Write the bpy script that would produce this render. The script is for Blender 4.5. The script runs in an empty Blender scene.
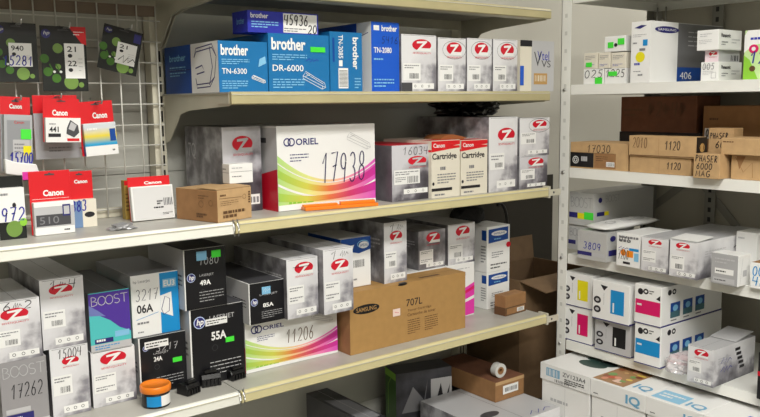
import bpy, bmesh, math, random
from mathutils import Vector, Matrix
random.seed(7)
SC = bpy.context.scene
COL = SC.collection
SC.view_settings.view_transform = 'Standard'
SC.view_settings.look = 'None'
SC.view_settings.gamma = 1
SC.view_settings.use_curve_mapping = False
SC.view_settings.exposure = 0.36

# ------------------------------------------------------------------ camera
CAM = Vector((-.7809, -1.53, 1.4659)); YAW, PIT, ROL, FPX = -.6532, -.1319, -.0117, 803.26
cyw, syw = math.cos(YAW), math.sin(YAW)
FW = Vector((-syw*math.cos(PIT), cyw*math.cos(PIT), math.sin(PIT)))
RT0 = Vector((cyw, syw, 0)); UP0 = RT0.cross(FW)
RT = math.cos(ROL)*RT0 + math.sin(ROL)*UP0
UP = -math.sin(ROL)*RT0 + math.cos(ROL)*UP0
cd = bpy.data.cameras.new('camera'); cd.sensor_width = 36; cd.lens = FPX/760*36; cd.clip_start = .02
cam = bpy.data.objects.new('camera', cd); COL.objects.link(cam)
M = Matrix((RT, UP, -FW)).transposed().to_4x4(); M.translation = CAM
cam.matrix_world = M; SC.camera = cam

def ray(px, py): return FW + RT*((px-380)/FPX) - UP*((py-208.5)/FPX)
def hit(px, py, p0, n):
    r = ray(px, py); t = (Vector(p0)-CAM).dot(n)/r.dot(n); return CAM + r*t

# ------------------------------------------------------------------ materials
MATS = {}
def mat(name, col, rough=.5, metal=0, spec=.5, noise=0, nscale=20, bump=0, alpha=1, trans=0):
    if name in MATS: return MATS[name]
    m = bpy.data.materials.new(name); m.use_nodes = True; nt = m.node_tree; N = nt.nodes; Lk = nt.links
    b = N['Principled BSDF']; b.inputs['Roughness'].default_value = rough; b.inputs['Metallic'].default_value = metal
    b.inputs['Specular IOR Level'].default_value = spec
    b.inputs['Base Color'].default_value = (*col, 1)
    b.inputs['Alpha'].default_value = alpha
    if trans: b.inputs['Transmission Weight'].default_value = trans
    if noise or bump:
        tc = N.new('ShaderNodeTexCoord'); nz = N.new('ShaderNodeTexNoise'); nz.inputs['Scale'].default_value = nscale
        nz.inputs['Detail'].default_value = 6
        Lk.new(tc.outputs['Object'], nz.inputs['Vector'])
        if noise:
            r = N.new('ShaderNodeValToRGB')
            r.color_ramp.elements[0].position = .3; r.color_ramp.elements[1].position = .7
            r.color_ramp.elements[0].color = (*[c*(1-noise) for c in col], 1)
            r.color_ramp.elements[1].color = (*[min(1, c*(1+noise)) for c in col], 1)
            Lk.new(nz.outputs['Fac'], r.inputs['Fac']); Lk.new(r.outputs['Color'], b.inputs['Base Color'])
        if bump:
            bp = N.new('ShaderNodeBump'); bp.inputs['Strength'].default_value = bump; bp.inputs['Distance'].default_value = .002
            Lk.new(nz.outputs['Fac'], bp.inputs['Height']); Lk.new(bp.outputs['Normal'], b.inputs['Normal'])
    MATS[name] = m; return m

def ramp_mat(name, stops, axis=0, rough=.35, nscale=3, namt=.35, vec=(1, 0, 0), off=0):
    """printed colour blend over the generated coordinates plus cloud noise"""
    if name in MATS: return MATS[name]
    m = bpy.data.materials.new(name); m.use_nodes = True; nt = m.node_tree; N = nt.nodes; Lk = nt.links
    b = N['Principled BSDF']; b.inputs['Roughness'].default_value = rough
    tc = N.new('ShaderNodeTexCoord')
    dt = N.new('ShaderNodeVectorMath'); dt.operation = 'DOT_PRODUCT'; dt.inputs[1].default_value = vec
    Lk.new(tc.outputs['Generated'], dt.inputs[0])
    nz = N.new('ShaderNodeTexNoise'); nz.inputs['Scale'].default_value = nscale; nz.inputs['Detail'].default_value = 5
    Lk.new(tc.outputs['Object'], nz.inputs['Vector'])
    ma = N.new('ShaderNodeMath'); ma.operation = 'MULTIPLY_ADD'; ma.inputs[1].default_value = namt
    Lk.new(nz.outputs['Fac'], ma.inputs[0]); Lk.new(dt.outputs['Value'], ma.inputs[2])
    ad = N.new('ShaderNodeMath'); ad.operation = 'ADD'; ad.inputs[1].default_value = off-namt/2
    Lk.new(ma.outputs[0], ad.inputs[0])
    r = N.new('ShaderNodeValToRGB'); e = r.color_ramp.elements
    e[0].position, e[0].color = stops[0][0], (*stops[0][1], 1); e[1].position, e[1].color = stops[-1][0], (*stops[-1][1], 1)
    for p, c in stops[1:-1]: q = e.new(p); q.color = (*c, 1)
    Lk.new(ad.outputs[0], r.inputs['Fac']); Lk.new(r.outputs['Color'], b.inputs['Base Color'])
    MATS[name] = m; return m

def srgb(r, g, b):
    f = lambda c: (c/12.92 if c <= .04045 else ((c+.055)/1.055)**2.4)
    return tuple(f(c/255) for c in (r, g, b))

white = mat('white_board', srgb(236, 236, 234), .4)
offw = mat('cream_board', srgb(226, 220, 204), .45)
lgrey = mat('light_grey_print', srgb(188, 188, 190), .4)
mgrey = mat('mid_grey_print', srgb(128, 128, 132), .45)
dgrey = mat('dark_grey_print', srgb(70, 70, 74), .45)
black = mat('black_print', srgb(18, 18, 20), .4)
blackbox = mat('black_glossy_board', srgb(22, 22, 26), .3)
ink = mat('black_ink', srgb(30, 28, 34), .5)
bluink = mat('blue_ink', srgb(38, 40, 150), .5)
red = mat('red_print', srgb(205, 20, 45), .4)
canred = mat('red_board', srgb(214, 26, 36), .35)
navy = mat('navy_print', srgb(40, 38, 110), .4)
cyan = mat('cyan_print', srgb(20, 140, 205), .4)
brblue = mat('bright_blue_print', srgb(24, 88, 200), .35)
teblue = mat('teal_blue_print', srgb(26, 112, 170), .35)
dkblue = mat('dark_blue_print', srgb(14, 70, 150), .35)
violet = mat('violet_blue_print', srgb(48, 56, 170), .35)
sky = mat('light_blue_print', srgb(130, 190, 225), .4)
green = mat('green_sticker', srgb(70, 225, 60), .5)
grass = mat('green_print', srgb(140, 200, 60), .4)
dkgreen = mat('dark_green_print', srgb(60, 110, 25), .4)
yellow = mat('yellow_print', srgb(232, 220, 20), .4)
orange = mat('orange_print', srgb(240, 140, 30), .4)
magenta = mat('magenta_print', srgb(214, 20, 100), .4)
pink = mat('pink_print', srgb(225, 60, 170), .4)
purple = mat('purple_print', srgb(78, 50, 150), .4)
teal = mat('teal_print', srgb(80, 190, 190), .4)
brownp = mat('brown_print', srgb(96, 66, 38), .6)
tan = mat('tan_print', srgb(190, 150, 90), .6)
kraft = mat('kraft_board', srgb(188, 154, 110), .75, noise=.08, nscale=45, bump=.15)
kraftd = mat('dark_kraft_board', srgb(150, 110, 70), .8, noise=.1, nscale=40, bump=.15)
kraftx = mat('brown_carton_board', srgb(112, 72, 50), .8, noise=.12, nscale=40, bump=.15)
kraftg = mat('golden_kraft_board', srgb(172, 133, 78), .7, noise=.05, nscale=50, bump=.1)
metalw = mat('cream_painted_steel', srgb(198, 194, 176), .35, noise=.05, nscale=14)
raild = mat('dull_olive_price_rail', srgb(178, 168, 128), .4, noise=.08, nscale=10)
raily = mat('yellowed_price_rail', srgb(206, 196, 150), .4, noise=.07, nscale=10)
surf = mat('worn_shelf_paint', srgb(176, 174, 166), .4, noise=.1, nscale=12)
shadesteel = mat('shade_grey_rack_steel', srgb(132, 130, 122), .4, noise=.05, nscale=9)  # rack steel greyed, shade at the back of the rack put into the colour
rackw = mat('white_painted_steel', srgb(232, 232, 226), .35, noise=.03, nscale=9)
panel = mat('grey_back_panel', srgb(184, 184, 176), .6, noise=.04, nscale=6)
dpanel = mat('dull_grey_back_sheet', srgb(166, 161, 148), .6, noise=.06, nscale=6)
steel = mat('bare_steel', srgb(190, 190, 188), .3, metal=.9)
wire = mat('wire_steel', srgb(214, 214, 206), .35)
plast = mat('black_plastic', srgb(16, 16, 18), .3)
foil = mat('black_bag_film', srgb(14, 14, 16), .22)
smoke = ramp_mat('smoke_print', [(.1, srgb(58, 55, 62)), (.32, srgb(96, 92, 100)), (.5, srgb(172, 170, 176)), (.75, srgb(206, 205, 210))], vec=(-.42, 0, .62), off=.42, nscale=24, namt=.9)
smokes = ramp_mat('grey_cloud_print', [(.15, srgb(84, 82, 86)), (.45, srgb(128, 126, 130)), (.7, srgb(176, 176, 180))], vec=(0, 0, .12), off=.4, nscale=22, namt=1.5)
smokew = ramp_mat('pale_cloud_print', [(.1, srgb(84, 82, 90)), (.3, srgb(140, 138, 145)), (.46, srgb(208, 207, 210)), (.8, srgb(226, 226, 228))], vec=(-.40, 0, .62), off=.52, nscale=24, namt=.85)
railw = mat('white_price_rail', srgb(236, 236, 226), .35, noise=.02, nscale=10)
oriel_c = ramp_mat('rainbow_print', [(0, srgb(160, 200, 84)), (.28, srgb(206, 206, 84)), (.5, srgb(222, 120, 70)), (.72, srgb(206, 60, 110)), (1, srgb(206, 50, 160))], vec=(1, 0, 0), namt=.02)
oriel_p = ramp_mat('pale_rainbow_print', [(0, srgb(176, 214, 130)), (.3, srgb(224, 228, 140)), (.55, srgb(240, 190, 150)), (.78, srgb(236, 130, 180)), (1, srgb(220, 84, 190))], vec=(1, 0, 0), namt=.02)

# ------------------------------------------------------------------ tagging
def tag(o, label=None, cat=None, group=None, kind=None):
    if label: o['label'] = label
    if cat: o['category'] = cat
    if group: o['group'] = group
    if kind: o['kind'] = kind
    return o
def empty(name, loc=(0, 0, 0), rz=0):
    o = bpy.data.objects.new(name, None); o.location = loc; o.rotation_euler.z = rz; COL.objects.link(o); return o

# ------------------------------------------------------------------ mesh builder
class MB:
    def __init__(s): s.v = []; s.f = []; s.m = []; s.ms = []; s.sm = []
    def mi(s, m):
        if m not in s.ms: s.ms.append(m)
        return s.ms.index(m)
    def add(s, vs, fs, m, smooth=False):
        o = len(s.v); s.v += [tuple(v) for v in vs]; k = s.mi(m)
        for f in fs: s.f.append([i+o for i in f]); s.m.append(k); s.sm.append(smooth)
    def box(s, a, b, m, mats=None):
        x0, y0, z0 = a; x1, y1, z1 = b
        vs = [(x0,y0,z0),(x1,y0,z0),(x1,y1,z0),(x0,y1,z0),(x0,y0,z1),(x1,y0,z1),(x1,y1,z1),(x0,y1,z1)]
        F = dict(bottom=(0,3,2,1), top=(4,5,6,7), front=(0,1,5,4), right=(1,2,6,5), back=(2,3,7,6), left=(3,0,4,7))
        o = len(s.v); s.v += vs
        for k, f in F.items():
            s.f.append([i+o for i in f]); s.m.append(s.mi((mats or {}).get(k, m))); s.sm.append(False)
    def tube(s, pts, r, m, n=8, closed=False):
        pts = [Vector(p) for p in pts]; vs = []; fs = []; K = len(pts)
        for i, p in enumerate(pts):
            a = pts[i-1] if (i or closed) else p; b = pts[(i+1) % K] if (i < K-1 or closed) else p
            t = (b-a).normalized(); u = t.cross(Vector((0, 0, 1)))
            if u.length < .05: u = t.cross(Vector((0, 1, 0)))
            u.normalize(); w = t.cross(u)
            rr = r[i] if isinstance(r, (list, tuple)) else r
            vs += [p+(u*math.cos(2*math.pi*k/n)+w*math.sin(2*math.pi*k/n))*rr for k in range(n)]
        for i in range(K if closed else K-1):
            j = (i+1) % K
            fs += [(i*n+k, i*n+(k+1) % n, j*n+(k+1) % n, j*n+k) for k in range(n)]
        if not closed: fs += [tuple(range(n-1, -1, -1)), tuple((K-1)*n+k for k in range(n))]
        s.add(vs, fs, m, True)
    def lathe(s, c, prof, m, n=28):
        vs = []; fs = []
        for r, z in prof: vs += [(c[0]+r*math.cos(2*math.pi*k/n), c[1]+r*math.sin(2*math.pi*k/n), c[2]+z) for k in range(n)]
        for i in range(len(prof)-1): fs += [(i*n+k, i*n+(k+1) % n, (i+1)*n+(k+1) % n, (i+1)*n+k) for k in range(n)]
        fs += [tuple(range(n-1, -1, -1)), tuple((len(prof)-1)*n+k for k in range(n))]
        s.add(vs, fs, m, True)
    def prism(s, pts, ax, a, b, m):
        """2-D outline pts extruded along axis ax from a to b"""
        def P(p, t): q = list(p); q.insert(ax, t); return tuple(q)
        n = len(pts); vs = [P(p, a) for p in pts]+[P(p, b) for p in pts]
        fs = [tuple(range(n)), tuple(range(2*n-1, n-1, -1))]+[(i, i+n, (i+1) % n+n, (i+1) % n) for i in range(n)]
        s.add(vs, fs, m)
    def build(s, name, parent=None, bevel=0, smooth_by=False):
        me = bpy.data.meshes.new(name); me.from_pydata(s.v, [], s.f)
        for m in s.ms: me.materials.append(m)
        for p, k, sm in zip(me.polygons, s.m, s.sm): p.material_index = k; p.use_smooth = sm
        me.update()
        bm = bmesh.new(); bm.from_mesh(me)
        bm.to_mesh(me); bm.free()
        o = bpy.data.objects.new(name, me); COL.objects.link(o)
        if parent: o.parent = parent
        if bevel:
            b = o.modifiers.new('bevel', 'BEVEL'); b.width = bevel; b.segments = 2; b.limit_method = 'ANGLE'; b.angle_limit = math.radians(60)
        return o

# ------------------------------------------------------------------ lettering
TXT = {}
def text_geo(s, bold=0):
    key = (s, bold)
    if key in TXT: return TXT[key]
    cu = bpy.data.curves.new('lettering', 'FONT'); cu.body = s; cu.resolution_u = 3; cu.offset = bold
    ob = bpy.data.objects.new('lettering', cu); COL.objects.link(ob)
    dg = bpy.context.evaluated_depsgraph_get(); me = bpy.data.meshes.new_from_object(ob.evaluated_get(dg))
    vs = [v.co.copy() for v in me.vertices]; fs = [tuple(p.vertices) for p in me.polygons]
    bpy.data.objects.remove(ob); bpy.data.curves.remove(cu); bpy.data.meshes.remove(me)
    xs = [v.x for v in vs]; ys = [v.y for v in vs]
    x0, x1, y0, y1 = min(xs), max(xs), min(ys), max(ys)
    vs = [((v.x-x0)/(x1-x0), (v.y-y0)/(y1-y0)) for v in vs]
    # make every face wind the same way
    def area(f): return sum(vs[f[i]][0]*vs[f[(i+1) % len(f)]][1]-vs[f[(i+1) % len(f)]][0]*vs[f[i]][1] for i in range(len(f)))
    fs = [f if area(f) > 0 else tuple(reversed(f)) for f in fs]
    TXT[key] = (vs, fs); return TXT[key]

def arc(cx, cy, rx, ry, a0, a1, n=10): return [(cx+rx*math.cos(math.radians(a0+(a1-a0)*i/n)), cy+ry*math.sin(math.radians(a0+(a1-a0)*i/n))) for i in range(n+1)]
PEN = {
 '0': [arc(.5, .5, .42, .5, 100, 460, 14)], '1': [[(.15, .65), (.6, 1), (.5, 0)]],
 '2': [arc(.5, .72, .38, .28, 160, -30, 8)+[(.1, .02), (.9, .05)]],
 '3': [arc(.45, .75, .35, .25, 150, -80, 8)+arc(.45, .25, .4, .26, 80, -150, 8)],
 '4': [[(.12, 1), (.05, .5), (.9, .48)], [(.8, 1), (.7, 0)]],
 '5': [[(.9, 1), (.3, .97), (.25, .55)]+arc(.42, .3, .4, .3, 110, -140, 8)],
 '6': [[(.75, 1), (.3, .6)]+arc(.48, .27, .36, .27, 170, 520, 12)],
 '7': [[(.05, .95), (.9, 1), (.4, 0)], [(.25, .5), (.8, .55)]],
 '8': [arc(.5, .75, .3, .24, -90, 270, 10), arc(.5, .25, .38, .26, 90, 450, 10)],
 '9': [arc(.45, .72, .35, .27, 0, 350, 12)+[(.75, .7), (.6, 0)]],
 'P': [[(.2, 0), (.25, 1)]+arc(.3, .75, .5, .24, 90, -90, 8)], 'H': [[(.2, 0), (.2, 1)], [(.8, 0), (.8, 1)], [(.2, .5), (.8, .5)]],
 'A': [[(.05, 0), (.5, 1), (.9, 0)], [(.2, .4), (.75, .4)]], 'S': [arc(.5, .75, .35, .25, 40, 260, 8)+arc(.5, .25, .38, .26, 90, -140, 8)],
 'E': [[(.85, 1), (.2, .95), (.2, 0), (.85, .05)], [(.2, .5), (.7, .5)]], 'R': [[(.2, 0), (.2, 1)]+arc(.25, .75, .5, .24, 90, -90, 8)+[(.85, 0)]],
 'M': [[(.05, 0), (.15, 1), (.5, .3), (.85, 1), (.95, 0)]], 'G': [arc(.5, .5, .42, .5, 50, 330, 12)+[(.88, .45), (.5, .45)]],
 'B': [[(.15, 0), (.15, 1)]+arc(.2, .76, .55, .24, 90, -90, 8)+arc(.2, .26, .7, .26, 90, -90, 8)+[(.15, 0)]],
 'O': [arc(.5, .5, .5, .5, 90, 450, 18)], 'T': [[(.5, 0), (.5, 1)], [(0, 1), (1, 1)]], '-': [[(.1, .5), (.9, .5)]],
 '*': [[(0, .3), (.2, .9), (.35, .1), (.5, .8), (.6, .2), (.8, .7), (1, .4)]], ' ': [],
}
class Art:
    """printing on the faces of a carton; u, v run 0..1 over a face"""
    def __init__(s, mb, w, d, h):
        s.mb = mb; s.n = 0
        X, Y, Z = Vector((1,0,0)), Vector((0,1,0)), Vector((0,0,1))
        s.F = dict(front=(Vector((0,0,0)), X, Z, w, h, -Y), left=(Vector((0,d,0)), -Y, Z, d, h, -X), right=(Vector((w,0,0)), Y, Z, d, h, X),
                   top=(Vector((0,0,h)), X, Y, w, d, Z))
    def P(s, f, u, v, lift=1):
        o, U, V, W, H, n = s.F[f]; return o+U*(u*W)+V*(v*H)+n*(.0003*(lift+(s.n % 12)*.07))
    def poly(s, f, pts, m, lift=1): s.n += 1; s.mb.add([s.P(f, u, v, lift) for u, v in pts], [tuple(range(len(pts)))], m)
    def rect(s, f, u0, v0, u1, v1, m, lift=1): s.poly(f, [(u0,v0),(u1,v0),(u1,v1),(u0,v1)], m, lift)
    def oval(s, f, u, v, ru, rv, m, lift=1, n=20): s.poly(f, [(u+ru*math.cos(2*math.pi*k/n), v+rv*math.sin(2*math.pi*k/n)) for k in range(n)], m, lift)
    def text(s, f, t, u0, v0, u1, v1, m, lift=2, bold=.0, rot=0, shear=0):
        vs, fs = text_geo(t, bold)
        def q(x, y):
            x = x+shear*y
            if rot == 90: return (u1-(u1-u0)*y, v0+(v1-v0)*x)      # reads upwards
            if rot == -90: return (u0+(u1-u0)*y, v1-(v1-v0)*x)     # reads downwards
            return (u0+(u1-u0)*x, v0+(v1-v0)*y)
        s.mb.add([s.P(f, *q(x, y), lift) for x, y in vs], fs, m)
    def line(s, f, pts, wd, m, lift=2):
        o, U, V, W, H, n = s.F[f]; P = [Vector((u*W, v*H)) for u, v in pts]; L = []; R = []
        for i, p in enumerate(P):
            t = P[min(i+1, len(P)-1)]-P[max(i-1, 0)]
            if t.length < 1e-9: t = Vector((1, 0))
            t.normalize(); q = Vector((-t.y, t.x))*(wd/2); L.append(p+q); R.append(p-q)
        f3 = lambda a: o+U*a.x+V*a.y+n*(.0003*lift)
        k = len(P); s.mb.add([f3(a) for a in L]+[f3(a) for a in R], [(i+k, i+1+k, i+1, i) for i in range(k-1)], m)
    def pen(s, f, t, u0, v0, u1, v1, m, wd=.0012, lift=3, slant=.15, jit=.04, gap=.28):
        n = len(t); cw = 1/(n+(n-1)*gap)
        for i, ch in enumerate(t):
            x0 = i*cw*(1+gap); dy = random.uniform(-jit, jit)
            for st in PEN.get(ch, []):
                s.line(f, [(u0+(u1-u0)*(x0+cw*(x+slant*y)), v0+(v1-v0)*(y+dy)) for x, y in st], wd*1.25, m, lift)
    def bars(s, f, u0, v0, u1, v1, m=None, n=14, lift=2, vert=True):
        r = random.Random(int(u0*997+v0*131+n))
        for k in range(n):
            a = (k+r.uniform(0, .35))/n; b = a+r.uniform(.25, .6)/n
            if vert: s.rect(f, u0+(u1-u0)*a, v0, u0+(u1-u0)*b, v1, m or black, lift)
            else: s.rect(f, u0, v0+(v1-v0)*a, u1, v0+(v1-v0)*b, m or black, lift)
    def lines(s, f, u0, v0, u1, v1, n, m, lift=2, thick=.4):
        """rows of print too small to read"""
        r = random.Random(int(u0*977+v0*313+n*7)); hgt = (v1-v0)/n
        for k in range(n):
            v = v1-hgt*(k+1)+hgt*.3; u = u0; end = u0+(u1-u0)*(1 if k < n-1 else .6)
            while u < end:
                w = (u1-u0)*r.uniform(.06, .2); s.rect(f, u, v, min(end, u+w), v+hgt*thick, m, lift); u += w+(u1-u0)*.03
    def ring(s, f, u, v, r, m, wd=.0008, lift=3):
        o, U, V, W, H, n = s.F[f]
        s.line(f, [(u+r/W*math.cos(a*math.pi/6), v+r/H*math.sin(a*math.pi/6)) for a in range(13)], wd, m, lift)

def art_seam(a, mt=None):
    m = mt or mgrey
    a.line('top', [(.5, 0), (.5, 1)], .0008, m, 1)
def logo7q(a, f, u0, v0, u1, v1, bg=None):
    W, H = u1-u0, v1-v0
    q = lambda x, y: (u0+W*x, v0+H*y)
    a.poly(f, [q(.5+.5*math.cos(t*math.pi/12)*(1 if math.cos(t*math.pi/12) < 0 else 1), .60+.38*math.sin(t*math.pi/12)) for t in range(24)], red, 2)
    a.poly(f, [q(*p) for p in ((.24, .70), (.24, .82), (.74, .88), (.80, .82), (.46, .40), (.98, .40), (.98, .20), (.16, .20), (.28, .32), (.56, .72))], bg or white, 3)
    a.poly(f, [q(*p) for p in ((.62, .42), (.93, .42), (.97, .56), (.90, .78), (.84, .76))], red, 4)
    a.text(f, 'SEVENQUALITY', u0+.02, v0, u1, v0+H*.13, red, 2)
def art7q(code=None, small=False, penm=None, panel_v=(.2, .5), lft=True, bar=True, logo=(.32, .7, .82, .91), sticker=None):
    def A(a):
        art_seam(a)
        v0, v1 = panel_v
        a.rect('front', .04, v0, .54, v1, white, 1)
        a.lines('front', .08, v1-.1, .5, v1-.02, 2, mgrey)
        if bar: a.bars('front', .22, v0+.03, .48, v0+(v1-v0)*.42, ink, 11)
        else: a.lines('front', .08, v0+.03, .5, v0+.12, 2, mgrey)
        a.rect('front', .28, .05, .93, .15, white, 1)
        for k in range(3): a.ring('front', .38+.2*k, .1, .0028, ink, .0009)
        logo7q(a, 'front', *logo)
        if code: a.pen('front', code, .2, .84, .82, .97, penm or ink, .0012)
        a.lines('left', .62, .55, .92, .75, 3, lgrey); a.lines('right', .1, .55, .4, .75, 3, lgrey)
        a.text('left', '7Q', .12, .55, .3, .75, lgrey, 2)
        a.line('front', [(.06, .985), (.94, .985)], .0008, mgrey, 1)
    return A

# ------------------------------------------------------------------ carton placement
class Info: pass
def carton(name, label, cat, side, xl, yt, xr, zb=None, d=.28, yb=None, off=None, rot=0, body=None, mats=None, art=None, group=None, h=None, w=None, bevel=.0012, parent=None, flap=None):
    base = 0 if side == 'L' else -math.pi/2
    r = base+math.radians(rot); ex = Vector((math.cos(r), math.sin(r), 0)); ey = Vector((-math.sin(r), math.cos(r), 0))
    n0 = Vector((0, 1, 0)) if side == 'L' else Vector((1, 0, 0))
    ym = (yt+(yb if yb is not None else yt+20))/2
    if off is None:
        p = hit(xl, yb, (0, 0, zb), Vector((0, 0, 1)))
        off = p.y if side == 'L' else p.x
    p0 = hit(xl, ym, n0*off, n0)
    if zb is None: zb = hit(xl, yb, n0*off, n0).z
    top = hit(xl, yt, p0, n0).z
    H = h or top-zb
    W = w or (hit(xr, ym, p0, ey)-Vector((p0.x, p0.y, p0.z))).dot(ex)-.0012
    mb = MB(); mb.box((0, 0, 0), (W, d, H), body or white, mats)
    if art: art(Art(mb, W, d, H))
    o = mb.build(name, parent, bevel)
    o.location = (p0.x, p0.y, zb+.0004); o.rotation_euler.z = r
    tag(o, label, cat, group)
    i = Info(); i.o = o; i.w, i.d, i.h = W, d, H; i.zt = zb+.0004+H; i.off = off; i.p = Vector((p0.x, p0.y, zb)); i.ex, i.ey = ex, ey
    LOG.append((name, label[:34], tuple(round(x, 3) for x in (p0.x, p0.y, zb, W, d, H))))
    return i
LOG = []
def sub(i, name, u0, v0, u1, v1, mt, face='front', extra=None, th=.0006, label=None):
    """a thin part stuck on a carton face"""
    mb = MB(); w, d, h = i.w, i.d, i.h
    lift = .0012
    if face == 'front': mb.box((u0*w, -lift-th, v0*h), (u1*w, -lift+.0003, v1*h), mt)
    elif face == 'top': mb.box((u0*w, v0*d, h+lift-.0003), (u1*w, v1*d, h+lift+th), mt)
    elif face == 'left': mb.box((-lift-th, d-u1*d, v0*h), (-lift+.0003, d-u0*d, v1*h), mt)
    elif face == 'right': mb.box((w+lift-.0003, u0*d, v0*h), (w+lift+th, u1*d, v1*h), mt)
    if extra:
        a = Art(mb, w, d, h)
        F = a.F[face]; a.F[face] = (F[0]+F[5]*(lift+th)+F[1]*(u0*F[3])+F[2]*(v0*F[4]), F[1], F[2], (u1-u0)*F[3], (v1-v0)*F[4], F[5]); extra(a)
    o = mb.build(name, i.o)
    if label: o['label'] = label
    return o
LP=(38,44,12)
# ================================================================== heights
Z0, Z1, Z2, Z3, Z4 = 1.7166, 1.4901, 1.216, .8405, .36      # left shelving
R0, R1, R2, R3, R4 = 1.7669, 1.5086, 1.2681, 1.0123, .7479
LIP, RLIP = .0262, .0286
XR, YR, DR = 1.0892, .0094, .41
# ================================================================== room
def slab(name, a, b, m, kind='structure'):
    mb = MB(); mb.box(a, b, m); o = mb.build(name); o['kind'] = kind; return o
wallm = mat('warm_grey_wall_paint', srgb(196, 193, 182), .8, noise=.03, nscale=3)
slab('floor', (-3, -3.6, -.1), (3.2, .42, 0), mat('grey_floor_tile', srgb(104, 100, 92), .5, noise=.1, nscale=4))
slab('ceiling', (-3, -3.6, 2.75), (3.2, .42, 2.85), mat('white_ceiling_paint', srgb(200, 200, 194), .8))
slab('wall_back', (-3.1, .42, -.1), (3.3, .52, 2.85), wallm)
slab('wall_left', (-3.1, -3.7, -.1), (-3, .42, 2.85), wallm)
slab('wall_right', (3.2, -3.7, -.1), (3.3, .42, 2.85), wallm)
slab('wall_front', (-3.1, -3.7, -.1), (3.3, -3.6, 2.85), wallm)
# door frame strip on the back wall, beside the shelving
# ================================================================== left shelving
def bracket_pts(z, d): return [(d, z), (d, z-.115), (d-.02, z-.11), (d-.09, z-.045), (d-.14, z-.036), (.012, z-.026), (.006, z)]
def xe_(x0, x1): return x1-x0-(.05 if x0 == 0 else .001)
def gondola(name, label, x0, x1, rows, raily, group):
    root = empty(name, (x0, 0, 0)); tag(root, label, 'shelving', group)
    for z, dep, last in rows:
        y0 = 0
        mb = MB()
        mb.box((.001, .006, z-.003), (x1-x0-.001, dep, z), surf)                   # sheet
        mb.box((.001, dep-.002, z-.03), (x1-x0-.001, dep, z-.003), metalw)         # rear hem
        mb.box((.001, .008, z-.024), (x1-x0-.001, .0095, z-.003), metalw)
        mb.box((.001, .0095, z-.024), (x1-x0-.001, .06, z-.0225), metalw)
        s = mb.build('shelf', root); s.location.y = 0
        if last: mb = MB(); mb.box((.001, last, z-.003), (xe_(x0, x1), .006, z), surf); mb.build('shelf_extension', s)
        r = MB(); rl = raild if (z > 1.4 and x0 == 0) else raily; xe = x1-x0-(.05 if last and x0 == 0 else .002)
        r.prism([(0, z-LIP), (-.003, z-LIP+.002), (-.003, z-.004), (0, z), (.0055, z+.0008), (.0075, z-.001), (.0075, z-LIP)], 0, .002, xe, rl)
        r.box((.002, -.0042, z-.0062), (xe, -.0028, z-.0042), metalw)
        pr = r.build('price_rail', s); pr.location.y = last
        for k, bx in enumerate((.004, x1-x0-.007) if not (z == Z2 and dep < .32) else ()):
            b = MB(); b.prism(bracket_pts(z-.003, dep), 0, bx, bx+.003, metalw); b.build('bracket', s)
        e = MB()
        for bx in (.0, x1-x0-.004):
            pass
    return root
u2 = gondola('shelving_bay', 'cream metal wall shelving bay packed with blue and rainbow printed boxes', 0, 1.0,
             [(Z0, .36, 0), (Z1, .355, 0), (Z2, .355, 0), (Z3, .355, 0), (Z4, .355, -.12)], raily, 'wall shelving')
u1 = gondola('shelving_bay', 'cream metal shelving bay under the wire grid of hanging cartridge packs', -1.0, 0.0,
             [(Z0, .355, 0), (Z2, .30, 0), (Z3, .355, 0), (Z4, .355, -.12)], railw, 'wall shelving')
def upright(x, root):
    mb = MB(); mb.box((x-.018, .362, 0), (x+.014, .395, 2.0), metalw)
    z = .2
    while z < 1.95:
        for dx in (-.0085, .0035): mb.add([(x+dx, .3615, z), (x+dx+.0045, .3615, z), (x+dx+.0045, .3615, z+.026), (x+dx, .3615, z+.026)], [(0,1,2,3)], black)
        z += .036
    o = mb.build('upright'); o.parent = root; o.location.x = -root.location.x
upright(-.006, u2); upright(1.004, u2); upright(-.985, u1)
def backp(x0, x1, root, m):
    mb = MB(); z = .1
    while z < 2.0:
        mb.box((x0, .398, z), (x1, .404, min(2.0, z+.148)), m); z += .15
    mb.box((x0, .404, .1), (x1, .408, 2.0), m)
    o = mb.build('back_panel'); o.parent = root; o.location.x = -root.location.x
backp(.01, 1.06, u2, panel); backp(-.98, -.025, u1, panel)
# end clips at the right ends of the rails
for z in (Z2, Z3):
    mb = MB()
    mb.box((1.0, -.004, z-.03), (1.006, .03, z+.004), metalw); mb.box((1.006, -.004, z-.024), (1.05, -.001, z-.006), metalw)
    mb.tube([(1.02, -.0045, z-.015), (1.02, -.0015, z-.015)], .0035, dgrey, 10)
    o = mb.build('end_clip'); o.parent = u2
for z in (Z2, Z3):
  for dx in (-.004, .006):
    mb = MB()
    mb.tube([(dx, -.006, z-.03), (dx, -.008, z-.01), (dx, .0, z+.006)], .0018, steel, 6)
    o = mb.build('joint_clip'); o.parent = u2

# wire grid
GY = .24
grid = MB()
x = -.045-.0105
xs = []
while x > -1.0: xs.append(x); x -= .0435
for x in xs: grid.tube([(x, GY, Z2+.005), (x, GY, 1.684)], .0017, wire, 6)
z = Z2+.02
while z < 1.68:
    grid.tube([(-.99, GY+.003, z), (-.045, GY+.003, z)], .0017, wire, 6); z += .0462
g = grid.build('wire_grid'); tag(g, 'pale wire grid behind the hanging cartridge packs', 'wire grid')
mb = MB(); mb.box((-.985, .252, Z2+.001), (-.03, .262, Z2+.022), metalw); mb.build('foot_rail', g)
mb = MB(); mb.box((-.985, .2465, 1.662), (-.052, .262, 1.685), mat('brown_header_rail', srgb(120, 104, 88), .6)); mb.build('header_rail', g)
mb = MB(); mb.box((-.066, .252, Z2+.022), (-.054, .262, 1.662), metalw); mb.build('side_rail', g)

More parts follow.
